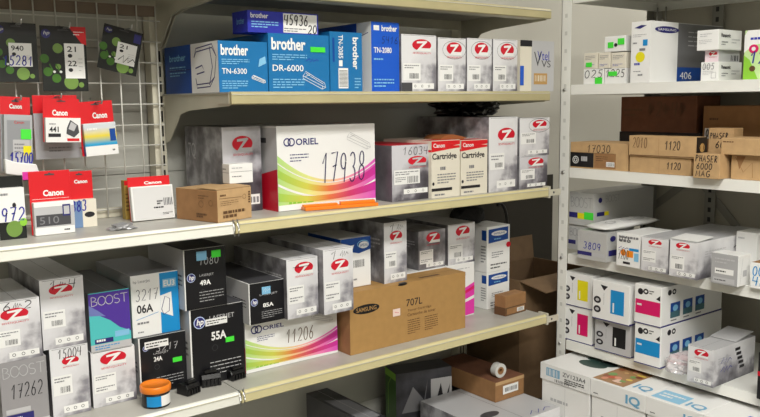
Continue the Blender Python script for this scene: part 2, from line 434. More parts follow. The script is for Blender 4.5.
# ================================================================== right rack
rack = empty('steel_rack', (XR, YR, 0)); tag(rack, 'white slotted steel rack at right holding white and brown boxes', 'rack')
slotg = mat('slot_shadow_grey', srgb(120, 120, 114), .6); slotw = mat('filled_slot_grey', srgb(206, 206, 200), .5)
def post(x, y, sx, sy, rackw=rackw):
    """angle post, outer corner at x, y"""
    mb = MB(); t = .002; wd = .034
    mb.box((x, y if sy > 0 else y-wd, .0), (x+t*sx, y+wd if sy > 0 else y, 2.0), rackw) if sx > 0 else mb.box((x-t, y-wd if sy < 0 else y, 0), (x, y if sy < 0 else y+wd, 2.0), rackw)
    xa, xb = (x, x+wd) if sx > 0 else (x-wd, x)
    ya, yb = (y, y+t) if sy > 0 else (y-t, y)
    mb.box((xa, ya, 0), (xb, yb, 2.0), rackw)
    z = .1
    while z < 1.97:
        fx = x-.0004*sx
        yc = y+.017*sy
        mb.add([(fx, yc-.0045, z), (fx, yc+.0045, z), (fx, yc+.0045, z+.011), (fx, yc-.0045, z+.011)][::(-1 if sx > 0 else 1)], [(0,1,2,3)], slotw)
        fy = (y-.0004*sy) if sy < 0 else y-.0004
        xc = x+.017*sx
        if sy < 0:
            mb.add([(xc-.0045, y-t-.0004, z), (xc+.0045, y-t-.0004, z), (xc+.0045, y-t-.0004, z+.011), (xc-.0045, y-t-.0004, z+.011)], [(0,1,2,3)], dgrey)
        z += .05
    o = mb.build('post', rack); o.location = (-XR, -YR, 0); return o
YN = YR-1.25
post(XR-.003, YR+.024, 1, -1); post(XR+DR+.003, YR+.003, -1, -1, shadesteel)
post(XR-.003, YN, 1, 1); post(XR+DR+.003, YN, -1, 1, shadesteel)
mid = MB(); mid.box((XR+DR+.001, YR-.235, 0), (XR+DR+.006, YR-.20, 2.0), shadesteel)
z = .1
while z < 1.95:
    mid.add([(XR+DR+.0006, YR-.212, z), (XR+DR+.0006, YR-.222, z), (XR+DR+.0006, YR-.222, z+.014), (XR+DR+.0006, YR-.212, z+.014)], [(0,1,2,3)], black); z += .03
o = mid.build('back_upright', rack); o.location = (-XR, -YR, 0)
for z in (R0, R1, R2, R3, R4):
    mb = MB(); y0, y1 = YN+.004, YR-.012
    mb.box((XR, y0, z-.0025), (XR+DR, y1, z), rackw)
    mb.box((XR, y0, z-RLIP), (XR+.002, y1, z-.0025), rackw); mb.box((XR+DR-.002, y0, z-RLIP), (XR+DR, y1, z-.0025), rackw)
    mb.box((XR+.002, y0, z-RLIP), (XR+.016, y1, z-RLIP+.002), rackw); mb.box((XR+DR-.016, y0, z-RLIP), (XR+DR-.002, y1, z-RLIP+.002), rackw)
    mb.box((XR+.002, y1-.002, z-RLIP), (XR+DR-.002, y1, z-.0025), rackw); mb.box((XR+.002, y0, z-RLIP), (XR+DR-.002, y0+.002, z-.0025), rackw)
    o = mb.build('shelf', rack, bevel=.0006); o.location = (-XR, -YR, 0)
# diagonal back braces
def brace(y0, z0, y1, z1):
    mb = MB(); a = Vector((XR+DR+.009, y0, z0)); b = Vector((XR+DR+.009, y1, z1)); t = (b-a).normalized(); q = Vector((0, -t.z, t.y))*.012
    vs = [a-q, a+q, b+q, b-q]; vs += [v+Vector((.003, 0, 0)) for v in vs]
    mb.add(vs, [(3,2,1,0), (4,5,6,7), (0,1,5,4), (1,2,6,5), (2,3,7,6), (3,0,4,7)], shadesteel)
    o = mb.build('brace', rack); o.location = (-XR, -YR, 0)
brace(YR-.16, 1.23, YR-.75, .62)
brace(YR-.17, 1.235, YR-.02, 1.12)
mb = MB(); mb.box((XR+DR+.016, YN, .05), (XR+DR+.022, YR+.005, 2.0), dpanel); o = mb.build('back_panel', rack); o.location = (-XR, -YR, 0)
# bolts on the front left post and hook hanging under the top shelf
for z in (R1-.014, R2-.014, R3-.014, R4-.014):
    mb = MB(); mb.tube([(XR-.0035, YR+.008, z), (XR-.007, YR+.008, z)], .0045, steel, 8); o = mb.build('bolt', rack); o.location = (-XR, -YR, 0)
for yy in (-.028, -.058):
    mb = MB(); zz = R0-RLIP
    mb.tube([(XR+DR-.02, YR+yy, zz+.01), (XR+DR-.022, YR+yy, zz-.03), (XR+DR-.03, YR+yy, zz-.045), (XR+DR-.038, YR+yy, zz-.03)], .0028, steel, 8)
    hk = mb.build('wire_hook'); tag(hk, 'small bent wire hook hanging under the top shelf of the white rack', 'hook', 'wire hooks under the rack')
# ================================================================== left shelving, brother shelf (Z1)
def art_brother(a, f='front', model='TN-6300', lines=True):
    a.text(f, 'brother', .05, .72, .60, .93, white, bold=.03)
    a.lines(f, .06, .54, .62, .66, 3, sky); a.text(f, model, .06, .36, .56, .47, white, bold=.01)
    a.lines(f, .06, .06, .58, .24, 4, sky)
def drum(a, f, u0, v0, u1, v1, m):
    q = lambda x, y: (u0+(u1-u0)*x, v0+(v1-v0)*y)
    for P in ([(0,.75),(.12,1),(.95,.35),(1,.1),(.85,0),(0,.6),(0,.75)], [(0,.75),(.85,.18),(1,.1)], [(.12,.9),(.9,.28)], [(.85,0),(.85,.18)], [(.1,.72),(.3,.82)]):
        a.line(f, [q(*p) for p in P], .0011, m, 3)
def A1(a):
    art_brother(a); drum(a, 'front', .66, .18, .95, .34, white); art_seam(a)
    a.poly('front', [(.80,.5),(.97,.58),(.95,.72),(.83,.66)], sky, 2)
    a.rect('left', .52, .0, 1, 1, white, 1)
    for s in (0, .07): a.line('left', [(.58, .72), (.62, .9-s), (.9, .95-s), (.97, .7), (.93, .3), (.85, .12+s), (.62, .1+s), (.6, .3)], .0025, navy)
    a.line('left', [(.6, .5), (.72, .55), (.76, .42), (.62, .38)], .003, navy); a.line('left', [(.86, .9), (.9, .5), (.84, .15)], .003, navy)
    a.text('left', 'brother', .1, .68, .42, .82, sky, bold=.02); a.lines('left', .1, .35, .42, .58, 4, sky); a.rect('left', .08, .48, .5, .5, navy, 2)
b1 = carton('toner_box', 'teal blue toner box TN-6300 with line drawing on its white side', 'box', 'L', 218.5, 40.5, 268, Z1, .285, off=.060, yb=89, body=teblue, mats=dict(left=dkblue), art=A1)
def A2(a):
    art_brother(a, model='DR-6000'); art_seam(a); drum(a, 'front', .55, .05, .93, .36, white); a.pen('front', '*', .6, .52, .8, .6, violet)
b2 = carton('drum_box', 'taller teal blue drum box DR-6000 under the violet box', 'box', 'L', 268.5, 33, 329.5, Z1, .285, off=.058, yb=89, body=teblue, art=A2)
sub(b2, 'green_sticker', .68, .70, .93, .79, green)
def A3(a):
    a.text('front', 'brother', .04, .66, .28, .9, white, bold=.02); a.lines('front', .05, .2, .42, .55, 3, sky)
    a.rect('front', .49, .05, .98, .95, white, 1); a.pen('front', '45936', .5, .42, .84, .9, ink, .0022); a.pen('front', '20', .84, .06, .97, .45, ink, .002)
    a.lines('front', .5, .08, .82, .3, 2, mgrey); a.text('left', 'brother', .3, .4, .8, .7, sky)
    a.line('left', [(0, 0), (1, 1)], .001, navy)
carton('toner_box', 'flat violet blue toner box lying on top of the teal boxes', 'box', 'L', 247.5, 10, 318.5, b2.zt, .07, off=.062, yb=33, body=violet, art=A3)
def A4(a):
    a.text('front', 'TN-2085', .26, .56, .40, .95, white, rot=-90, bold=.01); a.rect('front', .27, .43, .38, .53, white, 1)
    a.rect('front', .25, .06, .55, .40, white, 1)
    for k in range(13): a.rect('front', .27, .09+k*.022, .53, .098+k*.022, ink, 2)
    a.text('front', 'brother', .70, .38, .88, .92, white, rot=-90, bold=.03); a.lines('front', .75, .05, .95, .25, 4, sky); art_seam(a)
    a.rect('front', .08, .5, .14, .9, dkblue, 2)
b4 = carton('toner_box', 'teal blue toner box TN-2085 with its lettering turned sideways', 'box', 'L', 330, 31.5, 362.5, Z1, .285, off=.056, yb=89, body=teblue, art=A4)
def A4b(a): a.oval('front', .4, .6, .3, .06, navy, 1); a.line('front', [(.2, .8), (.8, .75), (.5, .5), (.8, .2), (.2, .1)], .0012, navy)
def A5(a):
    a.text('front', 'brother', .36, .87, .92, .955, white, bold=.03); a.rect('front', .08, .88, .28, .95, white, 1)
    a.pen('front', '5416', .35, .70, .94, .80, ink, .001); a.text('front', 'TN-2080', .08, .56, .72, .64, white, bold=.02)
    a.lines('front', .08, .44, .62, .5, 1, sky); a.lines('front', .08, .06, .8, .2, 3, sky)
    a.rect('left', .75, 0, 1, 1, white, 1); a.line('left', [(.8, .1), (.8, .8), (.95, .85)], .002, navy)
carton('toner_box', 'tall bright blue toner box TN-2080 between the teal box and grey boxes', 'box', 'L', 371.5, 21.5, 399.5, Z1, .24, off=.050, yb=89, body=brblue, art=A5)
G7 = 'grey smoke-print boxes with the red logo on the top product shelf'
for k, (xl, xr, yt, lb) in enumerate(((401.5, 436.5, 34, 'widest grey smoke-print box, right of the tall bright blue box'),
        (438, 466, 37.5, 'grey smoke-print box standing second from the tall bright blue box'),
        (467, 492, 38, 'grey smoke-print box standing third from the tall bright blue box'),
        (493, 517.5, 39, 'grey smoke-print box standing next to the cream and grey box'))):
    def A(a, k=k):
        art7q(None, logo=(.3, .62 if k else .66, .85, .93))(a)
        if k: a.line('front', arc(.58, .78, .42, .17, 0, 360, 20), .0008, ink)
        else: a.rect('front', .0, .0, .3, .16, dgrey, 1)
    carton('toner_box', lb, 'box', 'L', xl, yt, xr, Z1, .27, off=.045-.003*k, yb=89, body=smokew, mats=dict(left=smokes, top=lgrey), art=A, group=None)
def A10(a):
    a.rect('front', .33, 0, 1, 1, lgrey, 1); a.text('front', 'V', .40, .5, .62, .78, dgrey, bold=-.01); a.text('front', 'Vtel', .5, .62, .85, .8, violet); a.text('front', 'VS', .62, .48, .9, .62, dgrey)
    a.rect('front', .4, .14, .8, .36, tan, 2); a.bars('front', .43, .2, .77, .32, offw, 9, 3); a.rect('front', 0, .88, .34, 1, ink, 2); a.rect('front', .0, .0, .33, .3, offw, 1)
b = carton('toner_box', 'cream and grey box with tan panel at the shelf end beside grey boxes', 'box', 'L', 520, 40, 554, Z1, .22, off=.035, yb=89, body=offw, art=A10)
sub(b, 'blue_sticker', -.0, .12, .1, .5, brblue)

# ================================================================== middle shelf (Z2), right bay
def A11(a):
    art_seam(a); logo7q(a, 'front', .25, .66, .78, .9, lgrey); a.rect('front', .62, .08, .93, .2, white, 1)
    for k in range(3): a.rect('front', .66+.09*k, .1, .72+.09*k, .17, mgrey, 2)
    a.text('left', '7Q', .1, .6, .3, .8, lgrey)
t = carton('toner_box', 'big grey smoke-print box standing behind the small brown carton', 'box', 'L', 223, 127.5, 262, Z2, .20, off=.132, yb=212, body=smoke, mats=dict(left=smokes, top=mgrey), art=A11)
def A12(a):
    a.lines('front', .1, .72, .85, .86, 1, lgrey); a.line('front', [(.04, .6), (.96, .6)], .0008, mgrey); a.lines('front', .1, .3, .8, .42, 1, mgrey)
    a.lines('left', .1, .65, .85, .8, 1, mgrey); a.line('left', [(.04, .55), (.96, .55)], .0008, mgrey)
def A13(a):
    r = random.Random(3)
    a.lines('front', .08, .78, .35, .86, 1, brownp, thick=.7); a.line('front', [(.05, .74), (.7, .72)], .0008, brownp); a.ring('front', .78, .72, .005, brownp)
    for k in range(5): a.rect('front', .9, .5+.08*k, .96, .55+.08*k, brownp, 2)
    a.lines('front', .15, .08, .8, .34, 2, brownp, thick=.7); a.lines('front', .08, .5, .6, .68, 3, brownp, thick=.2)
    a.ring('left', .62, .55, .007, brownp); a.ring('left', .85, .6, .006, brownp); a.lines('left', .5, .1, .75, .25, 2, brownp, thick=.8); a.lines('left', .55, .7, .8, .85, 2, brownp, thick=.3)
    a.line('top', [(.0, .5), (1, .5)], .001, brownp)
t = carton('brown_carton', 'small brown cardboard carton with dark printing in front of big grey box', 'carton', 'L', 217.5, 191, 252, Z2, .13, yb=223.5, rot=17, body=kraft, mats=dict(left=kraftd), art=A13)
mb = MB(); mb.box((0, 0, 0), (t.w, .058, .0015), kraft); f = mb.build('flap', t.o); f.location = (0, .002, t.h+.001); f.rotation_euler.x = math.radians(2)
carton('small_box', 'small plain white box lying on the small brown carton before the big grey box', 'box', 'L', 229.5, 164.5, 253.5, t.zt+.004, .034, off=.080, yb=190, rot=0, body=white, art=A12)
bluink2 = mat('dark_blue_ink', srgb(44, 40, 90), .5)
def oriel(code, side_red=True):
    def A(a):
        f = 'front'
        def band(pts_lo, pts_hi, m, lift=1):
            n = len(pts_lo); V = [a.P(f, *p, lift) for p in pts_lo]+[a.P(f, *p, lift) for p in pts_hi]
            a.mb.add(V, [(i, i+1, n+i+1, n+i) for i in range(n-1)], m)
        N = 24
        cur = lambda c0, c1, c2: [(k/N, max(.005, min(.995, c0*(1-k/N)**2+2*c1*(k/N)*(1-k/N)+c2*(k/N)**2))) for k in range(N+1)]
        band(cur(.01, .01, .01), cur(.66, .06, .56), oriel_p, 1)
        band(cur(.40, .0, .36), cur(.50, .04, .47), oriel_c, 2)
        band(cur(.56, .06, .50), cur(.575, .07, .515), white, 2.4)
        band(cur(.30, -.06, .26), cur(.33, -.04, .30), white, 2.8)
        band(cur(.12, .04, .16), cur(.22, .06, .27), oriel_c, 3.2)
        band(cur(.0, .0, .0), cur(.07, .08, .05), white, 3.6)
        a.ring(f, .095, .81, .0085, navy, .003); a.ring(f, .135, .81, .0085, navy, .003)
        a.text(f, 'ORIEL', .18, .77, .40, .85, navy, bold=.02)
        a.lines(f, .12, .57, .3, .68, 3, navy, thick=.3)
        drum(a, f, .70, .68, .95, .9, lgrey)
        if code: a.pen(f, code, .42, .30, .88, .66, bluink2, .0024, lift=5)
        a.rect('left', 0, 0, 1, .98, lgrey, 1); a.poly('left', [(0, .0), (1, .0), (1, .5), (.6, .4), (0, .12)], red, 2); a.rect('left', .2, .8, .8, .86, dgrey, 2)
        a.lines(f, .1, .06, .5, .12, 1, grass); art_seam(a)
    return A
t = carton('toner_box', 'large white rainbow-striped box marked 17938 on the middle shelf', 'box', 'L', 277.5, 126.5, 375.5, Z2, .24, off=.075, yb=211, body=white, art=oriel('17938'))
# orange ruler
mb = MB(); p = hit(309, 212, (0, 0, Z2), Vector((0, 0, 1))); q = hit(382, 206.5, (0, 0, Z2), Vector((0, 0, 1)))
L = (q-p).length; orr = mat('orange_plastic', srgb(236, 128, 30), .35)
mb.box((0, 0, .0005), (L, .03, .008), orr); mb.box((0, .012, .008), (L*.46, .024, .013), orr); mb.box((L*.5, .010, .008), (L*.98, .022, .015), orr)
o = mb.build('plastic_strip', bevel=.001); o.location = p; o.location.y += .014; o.rotation_euler.z = math.atan2(q.y-p.y, q.x-p.x)
tag(o, 'long orange plastic strip lying in front of the rainbow-striped box marked 17938', 'strip')
def A14(a):
    a.rect('top', 0, 0, 1, 1, red, 1)
    a.rect('front', .05, .30, .74, .56, white, 2); a.bars('front', .40, .32, .70, .44, ink, 9, 3); a.lines('front', .08, .46, .7, .54, 2, mgrey, 3); a.lines('front', .08, .34, .36, .44, 3, mgrey, 3)
    a.rect('front', .30, .12, .95, .21, white, 2); [a.ring('front', .42+.2*k, .165, .003, ink) for k in range(3)]
    a.rect('left', 0, 0, 1, 1, mat('dusky_grey_print', srgb(96, 92, 98), .4, noise=.35, nscale=20), 1)
    logo7q(a, 'front', .42, .58, .92, .80, lgrey); a.pen('front', '16034', .28, .82, .95, .96, ink, .0012)
t = carton('toner_box', 'grey smoke-print box with red top rim marked 16034', 'box', 'L', 392, 146, 429.5, Z2, .2, yb=200, off=.038, body=smoke, mats=dict(top=red), art=A14)
def A15(a):
    a.poly('front', [(0, .88), (.5, .9), (.95, 1), (1, .86), (.6, .84), (0, .80)], canred, 1); a.rect('front', 0, .9, 1, 1, offw, 1); a.poly('front', [(.0, .99), (.6, .99), (1.0, .99), (1.0, .92), (.5, .88), (0, .87)], canred, 2)
    a.text('front', 'Canon', .06, .875, .46, .95, white, 3, .02); a.text('front', 'Cartridge', .02, .64, .88, .78, ink, 3, .02)
    a.lines('front', .3, .46, .62, .54, 1, mgrey, thick=.7); a.lines('front', .2, .24, .85, .43, 4, mgrey); a.rect('front', .0, .12, .72, .17, ink, 2); a.lines('front', .1, .02, .7, .09, 1, mgrey)
    a.rect('left', .6, .8, 1, .84, canred, 1); a.rect('left', .3, .1, .9, .6, lgrey, 1); art_seam(a); a.rect('top', 0, 0, 1, .25, canred, 1)
    a.oval('front', .06, .25, .04, .03, ink)
t = carton('cartridge_box', 'cream cartridge box with red band, standing against the box marked 16034', 'box', 'L', 431.5, 141, 460, Z2, .2, yb=199, off=.026, body=offw, art=A15)
t = carton('cartridge_box', 'cream cartridge box with red band, standing against the tall grey box', 'box', 'L', 461, 140.5, 487.5, Z2, .2, yb=198, off=.026, body=offw, art=A15)
# orange brown packet on top of the cream boxes
mb = MB(); mb.prism([(0, 0), (.085, 0), (.10, .004), (.05, .014), (.02, .012)], 1, 0, .07, mat('orange_brown_paper', srgb(150, 92, 50), .6))
o = mb.build('paper_packet'); o.location = (t.p.x-.05, t.p.y+.03, t.zt+.001); tag(o, 'flat orange brown paper packet on top of the two cream cartridge boxes', 'packet')
t = carton('toner_box', 'tall long grey smoke-print box beside the cream cartridge boxes', 'box', 'L', 488.8, 117.5, 517.5, Z2, .30, off=.022, yb=195, body=smokew, mats=dict(left=smokes, top=dgrey), art=art7q(None, logo=(.3, .62, .9, .86), panel_v=(.3, .52)))
tl = t
t = carton('toner_box', 'short grey smoke-print box standing under its twin at the shelf end', 'box', 'L', 519.4, 157, 547.5, Z2, .24, off=.02, yb=191, body=smoke, mats=dict(left=smokes), art=art7q(None, logo=(.3, .62, .85, .95), panel_v=(.28, .6), bar=True))
t2 = carton('toner_box', 'short grey smoke-print box stacked on its twin at the shelf end, logo circled', 'box', 'L', 519.6, 118.5, 549.5, t.zt, .24, off=.02, yb=155, body=smokew, mats=dict(left=smokes), art=lambda a: (art7q(None, logo=(.42, .66, .9, .95), panel_v=(.32, .62))(a), a.line('front', arc(.66, .8, .36, .18, 0, 380, 20), .0009, ink)))
# crumpled black bag lying over the tall box and the stack
def blob(name, c, size, m, seed, amp=.35, sub_=4, flat=.0):
    bm = bmesh.new(); bmesh.ops.create_icosphere(bm, subdivisions=sub_, radius=1)
    from mathutils import noise
    for v in bm.verts:
        p = v.co.copy(); n = noise.noise(p*2.1+Vector((seed, 0, 0)))*amp+abs(noise.noise(p*5.3+Vector((0, seed, 0))))*amp*.6
        v.co = p*(1+n); v.co.x *= size[0]; v.co.y *= size[1]; v.co.z *= size[2]
        if v.co.z < -size[2]*.6: v.co.z = -size[2]*.6
    me = bpy.data.meshes.new(name); bm.to_mesh(me); bm.free(); me.materials.append(m)
    o = bpy.data.objects.new(name, me); COL.objects.link(o); o.location = (c[0], c[1], c[2]+size[2]*.6); return o
o = blob('plastic_bag', (.862, .2, max(tl.zt, t2.zt)+.001), (.105, .06, .034), foil, 3.1, .5, 4); tag(o, 'crumpled shiny black plastic bag lying on top of the grey boxes', 'bag')

# ================================================================== lower shelf (Z3), right bay
c2 = carton('toner_box', 'white rainbow-striped box marked 11206, lying under the grey boxes', 'box', 'L', 245.5, 325, 338, Z3, .25, yb=371.5, off=.095, rot=0, body=white, art=oriel(None), h=.125)
mb = MB(); a = Art(mb, c2.w, c2.d, c2.h); a.pen('front', '11206', .42, .42, .72, .68, brownp, .0016, lift=4); mb.build('handwriting', c2.o)
def hpbox(num, code=None, logo=(.05, .45, .24, .62), numpos=(.32, .5, .62, .62), lsr=(.3, .66, .8, .72)):
    def A(a):
        f = 'front'
        W = a.F[f][3]; H = a.F[f][4]; cu, cv = (logo[0]+logo[2])/2, (logo[1]+logo[3])/2; r = (logo[2]-logo[0])/2
        a.rect(f, .025, .0, 1, .995, blackbox, 1)
        a.oval(f, cu, cv, r, r*W/H, mat('pale_blue_print', srgb(190, 205, 240), .4), 2); a.oval(f, cu, cv, r*.86, r*.86*W/H, navy, 3)
        a.text(f, 'hp', cu-r*.6, cv-r*.7*W/H, cu+r*.6, cv+r*.6*W/H, white, 4, .03, shear=.2)
        a.text(f, 'LASERJET', *lsr, lgrey, 2); a.text(f, num, *numpos, white, 3, .03)
        a.ring(f, numpos[0]+.06, numpos[1]-.1, W*.05, dgrey, .0008); a.lines(f, .34, .1, .92, .3, 4, lgrey, thick=.2)
        if code: a.pen(f, code, .35, .72, .82, .84, lgrey, .0011)
        a.rect('left', 0, 0, 1, 1, lgrey, 1); a.lines('left', .7, .3, .95, .6, 4, dgrey, 2); a.rect('top', .04, 0, .96, 1, dgrey, 1)
    return A
t = carton('toner_box', 'black glossy box 85A lying on the rainbow box marked 11206', 'box', 'L', 249, 284.5, 285, c2.zt, .26, yb=325, off=.06, rot=0, body=white, art=hpbox('85A', None, numpos=(.38, .38, .68, .48)))
sub(t, 'security_sticker', .36, .70, .60, .88, sky, extra=lambda a: a.pen('front', '*', .1, .2, .9, .9, white, .0007))
t = carton('toner_box', 'grey smoke-print box lying between the 85A box and a taller grey box', 'box', 'L', 287, 260.5, 318.5, c2.zt, .26, yb=317, off=.045, body=smokew, mats=dict(left=smokes), art=art7q(None, logo=(.25, .68, .85, .94), bar=False, panel_v=(.25, .55)))
t.o.location.z += 0
s = sub(t, 'ink_scribble', .2, .86, .8, .865, ink)
C4 = carton('toner_box', 'tall grey smoke-print box with scribbled top edge, beside the carton marked 707L', 'box', 'L', 323.5, 250.5, 353.5, c2.zt, .26, yb=308, off=.024, body=smokew, mats=dict(left=smokes), art=art7q('1*', logo=(.25, .6, .85, .84), bar=False, panel_v=(.2, .5)))
def A20(a):
    f = 'front'; a.poly(f, [(.0, .87), (.55, .90), (.6, .88), (.93, .84), (.93, .76), (.5, .74), (0, .80)], ink, 0.5)
def A707(a):
    f = 'front'
    a.oval(f, .13, .70, .105, .075, black, 2, 28); a.text(f, 'SAMSUNG', .05, .665, .21, .735, kraftg, 3, .01)
    a.text(f, '707L', .46, .60, .60, .72, ink, 2, .0); a.text(f, 'Toner Cartridge', .47, .50, .68, .55, brownp); a.text(f, 'Cartouche de toner', .47, .43, .72, .48, brownp)
    a.lines(f, .47, .12, .58, .38, 7, brownp, thick=.3); a.lines(f, .62, .12, .74, .38, 7, brownp, thick=.3)
    a.oval(f, .43, .985, .04, .02, black, 2); a.poly('top', [(.40, .0), (.48, .0), (.47, .12), (.41, .12)], black, 2); a.rect('top', .62, .2, .8, .34, brownp, 1); a.line('top', [(0, .5), (1, .5)], .0012, brownp)
c6 = carton('brown_carton', 'large golden brown carton marked 707L with black oval logo', 'carton', 'L', 350, 293.5, 465.5, Z3, .08, yb=356, off=.052, body=kraftg, mats=dict(left=kraftd), art=A707)
sub(c6, 'paper_label', .345, .48, .405, .60, mat('pinkish_label', srgb(238, 214, 204), .5), extra=lambda a: a.line('front', [(.2, .6), (.8, .4)], .001, red))
c10 = carton('toner_box', 'white and magenta striped box upright behind the carton marked 707L', 'box', 'L', 362, 258.5, 474.5, Z3, .20, off=.138, yb=312, body=white, h=c6.h, art=lambda a: (a.poly('front', [(.8, .0), (1, .03), (1, .62), (.8, .45)], pink, 1), a.poly('front', [(.8, .2), (1, .32), (1, .38), (.8, .25)], white, 2), a.poly('front', [(.8, .34), (1, .5), (1, .56), (.8, .39)], magenta, 2), a.ring('front', .9, .8, .006, mgrey), a.lines('front', .6, .85, .95, .93, 2, lgrey)))
def A21(a):
    a.poly('front', [(.0, .84), (.4, .86), (1, .94), (1, 1), (0, 1)], dkblue, 1); a.oval('front', .74, .86, .2, .08, sky, 2); a.oval('front', .74, .86, .18, .06, dkblue, 3)
    a.poly('front', [(.35, .72), (.6, .68), (1, .74), (1, .96), (.5, .95)], dkblue, 1); a.oval('front', .76, .84, .17, .07, white, 4); a.text('front', 'SAMSUNG', .62, .81, .9, .87, dkblue, 5)
    a.bars('front', .4, .4, .78, .55, ink, 12); a.lines('front', .4, .12, .6, .2, 1, mgrey); a.rect('left', 0, .7, 1, 1, dkblue, 1)
carton('toner_box', 'white and blue printed box lying behind the tall scribbled grey box', 'box', 'L', 341, 240, 371, c6.zt, .15, yb=273, off=.095, body=white, art=A21)
t = carton('toner_box', 'grey smoke-print box standing on the carton marked 707L', 'box', 'L', 384, 223.5, 407, c6.zt, .20, yb=270, off=.075, body=smokew, mats=dict(left=smokes, top=mgrey), art=art7q('1*', logo=(.25, .64, .8, .86), panel_v=(.25, .52)))
# support: rainbow box end behind the 707L carton
def A22(a):
    a.poly('front', [(0, .0), (1, .05), (1, .72), (.0, .5)], pink, 1); a.poly('front', [(0, .2), (1, .38), (1, .44), (0, .27)], white, 2); a.poly('front', [(0, .34), (1, .55), (1, .62), (0, .42)], magenta, 2); a.ring('front', .35, .82, .006, mgrey)
t = carton('toner_box', 'small grey box second from the white and blue stack on the lower shelf', 'box', 'L', 418.5, 232, 445.5, c10.zt, .19, yb=259, off=.145, body=smokes, mats=dict(left=smokes), art=art7q(None, logo=(.28, .6, .8, .95), panel_v=(.15, .5), bar=False))
t = carton('toner_box', 'small grey box directly beside the white and blue stack on the lower shelf', 'box', 'L', 448, 225.5, 475, c10.zt, .19, yb=254, off=.142, body=smokew, mats=dict(left=smokes), art=art7q(None, logo=(.28, .6, .8, .95), panel_v=(.15, .5)))
def A23(a):
    a.poly('front', [(.06, .64), (.92, .68), (.92, .96), (.06, .94)], dkblue, 1); a.oval('front', .52, .84, .34, .055, white, 2); a.text('front', 'SAMSUNG', .28, .82, .76, .86, dkblue, 3); a.lines('front', .3, .69, .8, .75, 1, sky, 2)
    a.lines('front', .2, .3, .7, .45, 3, mgrey); a.lines('front', .15, .06, .85, .2, 2, dgrey)
    a.rect('left', .78, .7, .97, .92, dkblue, 1); a.lines('left', .75, .2, .95, .6, 6, mgrey); art_seam(a)
t = carton('toner_box', 'white box with blue logo patch standing behind the tiny brown carton', 'box', 'L', 487, 273.5, 509.5, Z3, .10, yb=312, off=.15, body=white, art=A23)
t = carton('toner_box', 'white box with blue logo patch and red dot, upper of the stack', 'box', 'L', 487, 227.5, 510, t.zt, .10, yb=272, off=.15, body=white, art=A23)
t_up = t
mb = MB(); a = Art(mb, t.w, t.d, t.h); a.oval('front', .93, .56, .1, .06, red, 4); o = mb.build('red_sticker', t.o)
def A24(a):
    a.rect('front', .0, .0, 1, .42, brownp, 1); a.rect('front', .06, .06, .94, .36, kraftd, 2); a.rect('front', .55, .1, .9, .3, white, 3); a.bars('front', .58, .12, .87, .28, ink, 9, 4)
    a.rect('left', .0, .0, 1, .42, brownp, 1); a.line('top', [(0, .5), (1, .5)], .001, brownp)
carton('brown_carton', 'tiny brown carton at the shelf end before the white and blue stack', 'carton', 'L', 505.5, 297, 526, Z3, .042, yb=320, off=.062, rot=4, body=kraftd, art=A24)
# black sack with a loop strap, open carton behind the shelf end
o = blob('black_sack', (.925, .255, t_up.zt+.001), (.062, .042, .036), mat('black_cloth', srgb(20, 20, 22), .8, bump=.3, nscale=60), 5.5, .12, 4); tag(o, 'black cloth sack with loop strap lying on the white and blue stack', 'sack')
mb = MB(); mb.tube([(0+.035*math.cos(math.radians(t_)), 0, .0+.08*math.sin(math.radians(t_))) for t_ in range(-110, 111, 11)], .005, plast, 8); l = mb.build('strap', o); l.location = (.11, -.03, -.05)
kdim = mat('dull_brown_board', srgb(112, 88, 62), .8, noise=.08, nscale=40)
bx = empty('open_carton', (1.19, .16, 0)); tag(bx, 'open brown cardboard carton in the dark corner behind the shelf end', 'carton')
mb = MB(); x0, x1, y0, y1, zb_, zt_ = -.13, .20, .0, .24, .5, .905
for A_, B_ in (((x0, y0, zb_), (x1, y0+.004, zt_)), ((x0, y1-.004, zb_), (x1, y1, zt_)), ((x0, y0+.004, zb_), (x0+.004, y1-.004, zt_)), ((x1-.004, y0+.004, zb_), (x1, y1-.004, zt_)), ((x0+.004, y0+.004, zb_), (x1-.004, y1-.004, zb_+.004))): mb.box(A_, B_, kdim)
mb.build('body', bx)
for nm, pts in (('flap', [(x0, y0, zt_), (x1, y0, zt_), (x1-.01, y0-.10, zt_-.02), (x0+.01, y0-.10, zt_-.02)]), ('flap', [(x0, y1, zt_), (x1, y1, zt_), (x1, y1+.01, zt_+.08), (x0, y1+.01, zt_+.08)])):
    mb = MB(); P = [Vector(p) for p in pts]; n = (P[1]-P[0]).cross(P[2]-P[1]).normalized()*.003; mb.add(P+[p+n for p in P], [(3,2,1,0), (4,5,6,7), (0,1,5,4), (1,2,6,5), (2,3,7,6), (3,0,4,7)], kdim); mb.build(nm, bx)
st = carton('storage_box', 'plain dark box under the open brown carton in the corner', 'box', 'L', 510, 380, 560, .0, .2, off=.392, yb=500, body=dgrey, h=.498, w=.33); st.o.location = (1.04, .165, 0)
mb = MB(); mb.box((0, 0, 0), (.44, .006, 1.195), mat('dark_shade_brown', srgb(42, 38, 30), .6, noise=.1, nscale=8)); o = mb.build('shade_sheet', bevel=.001); o.location = (1.065, .411, .001); tag(o, 'added dark sheet standing in for shade on the wall behind the open carton', 'shade_panel')  # near-black sheet added to give the shade on this part of the wall

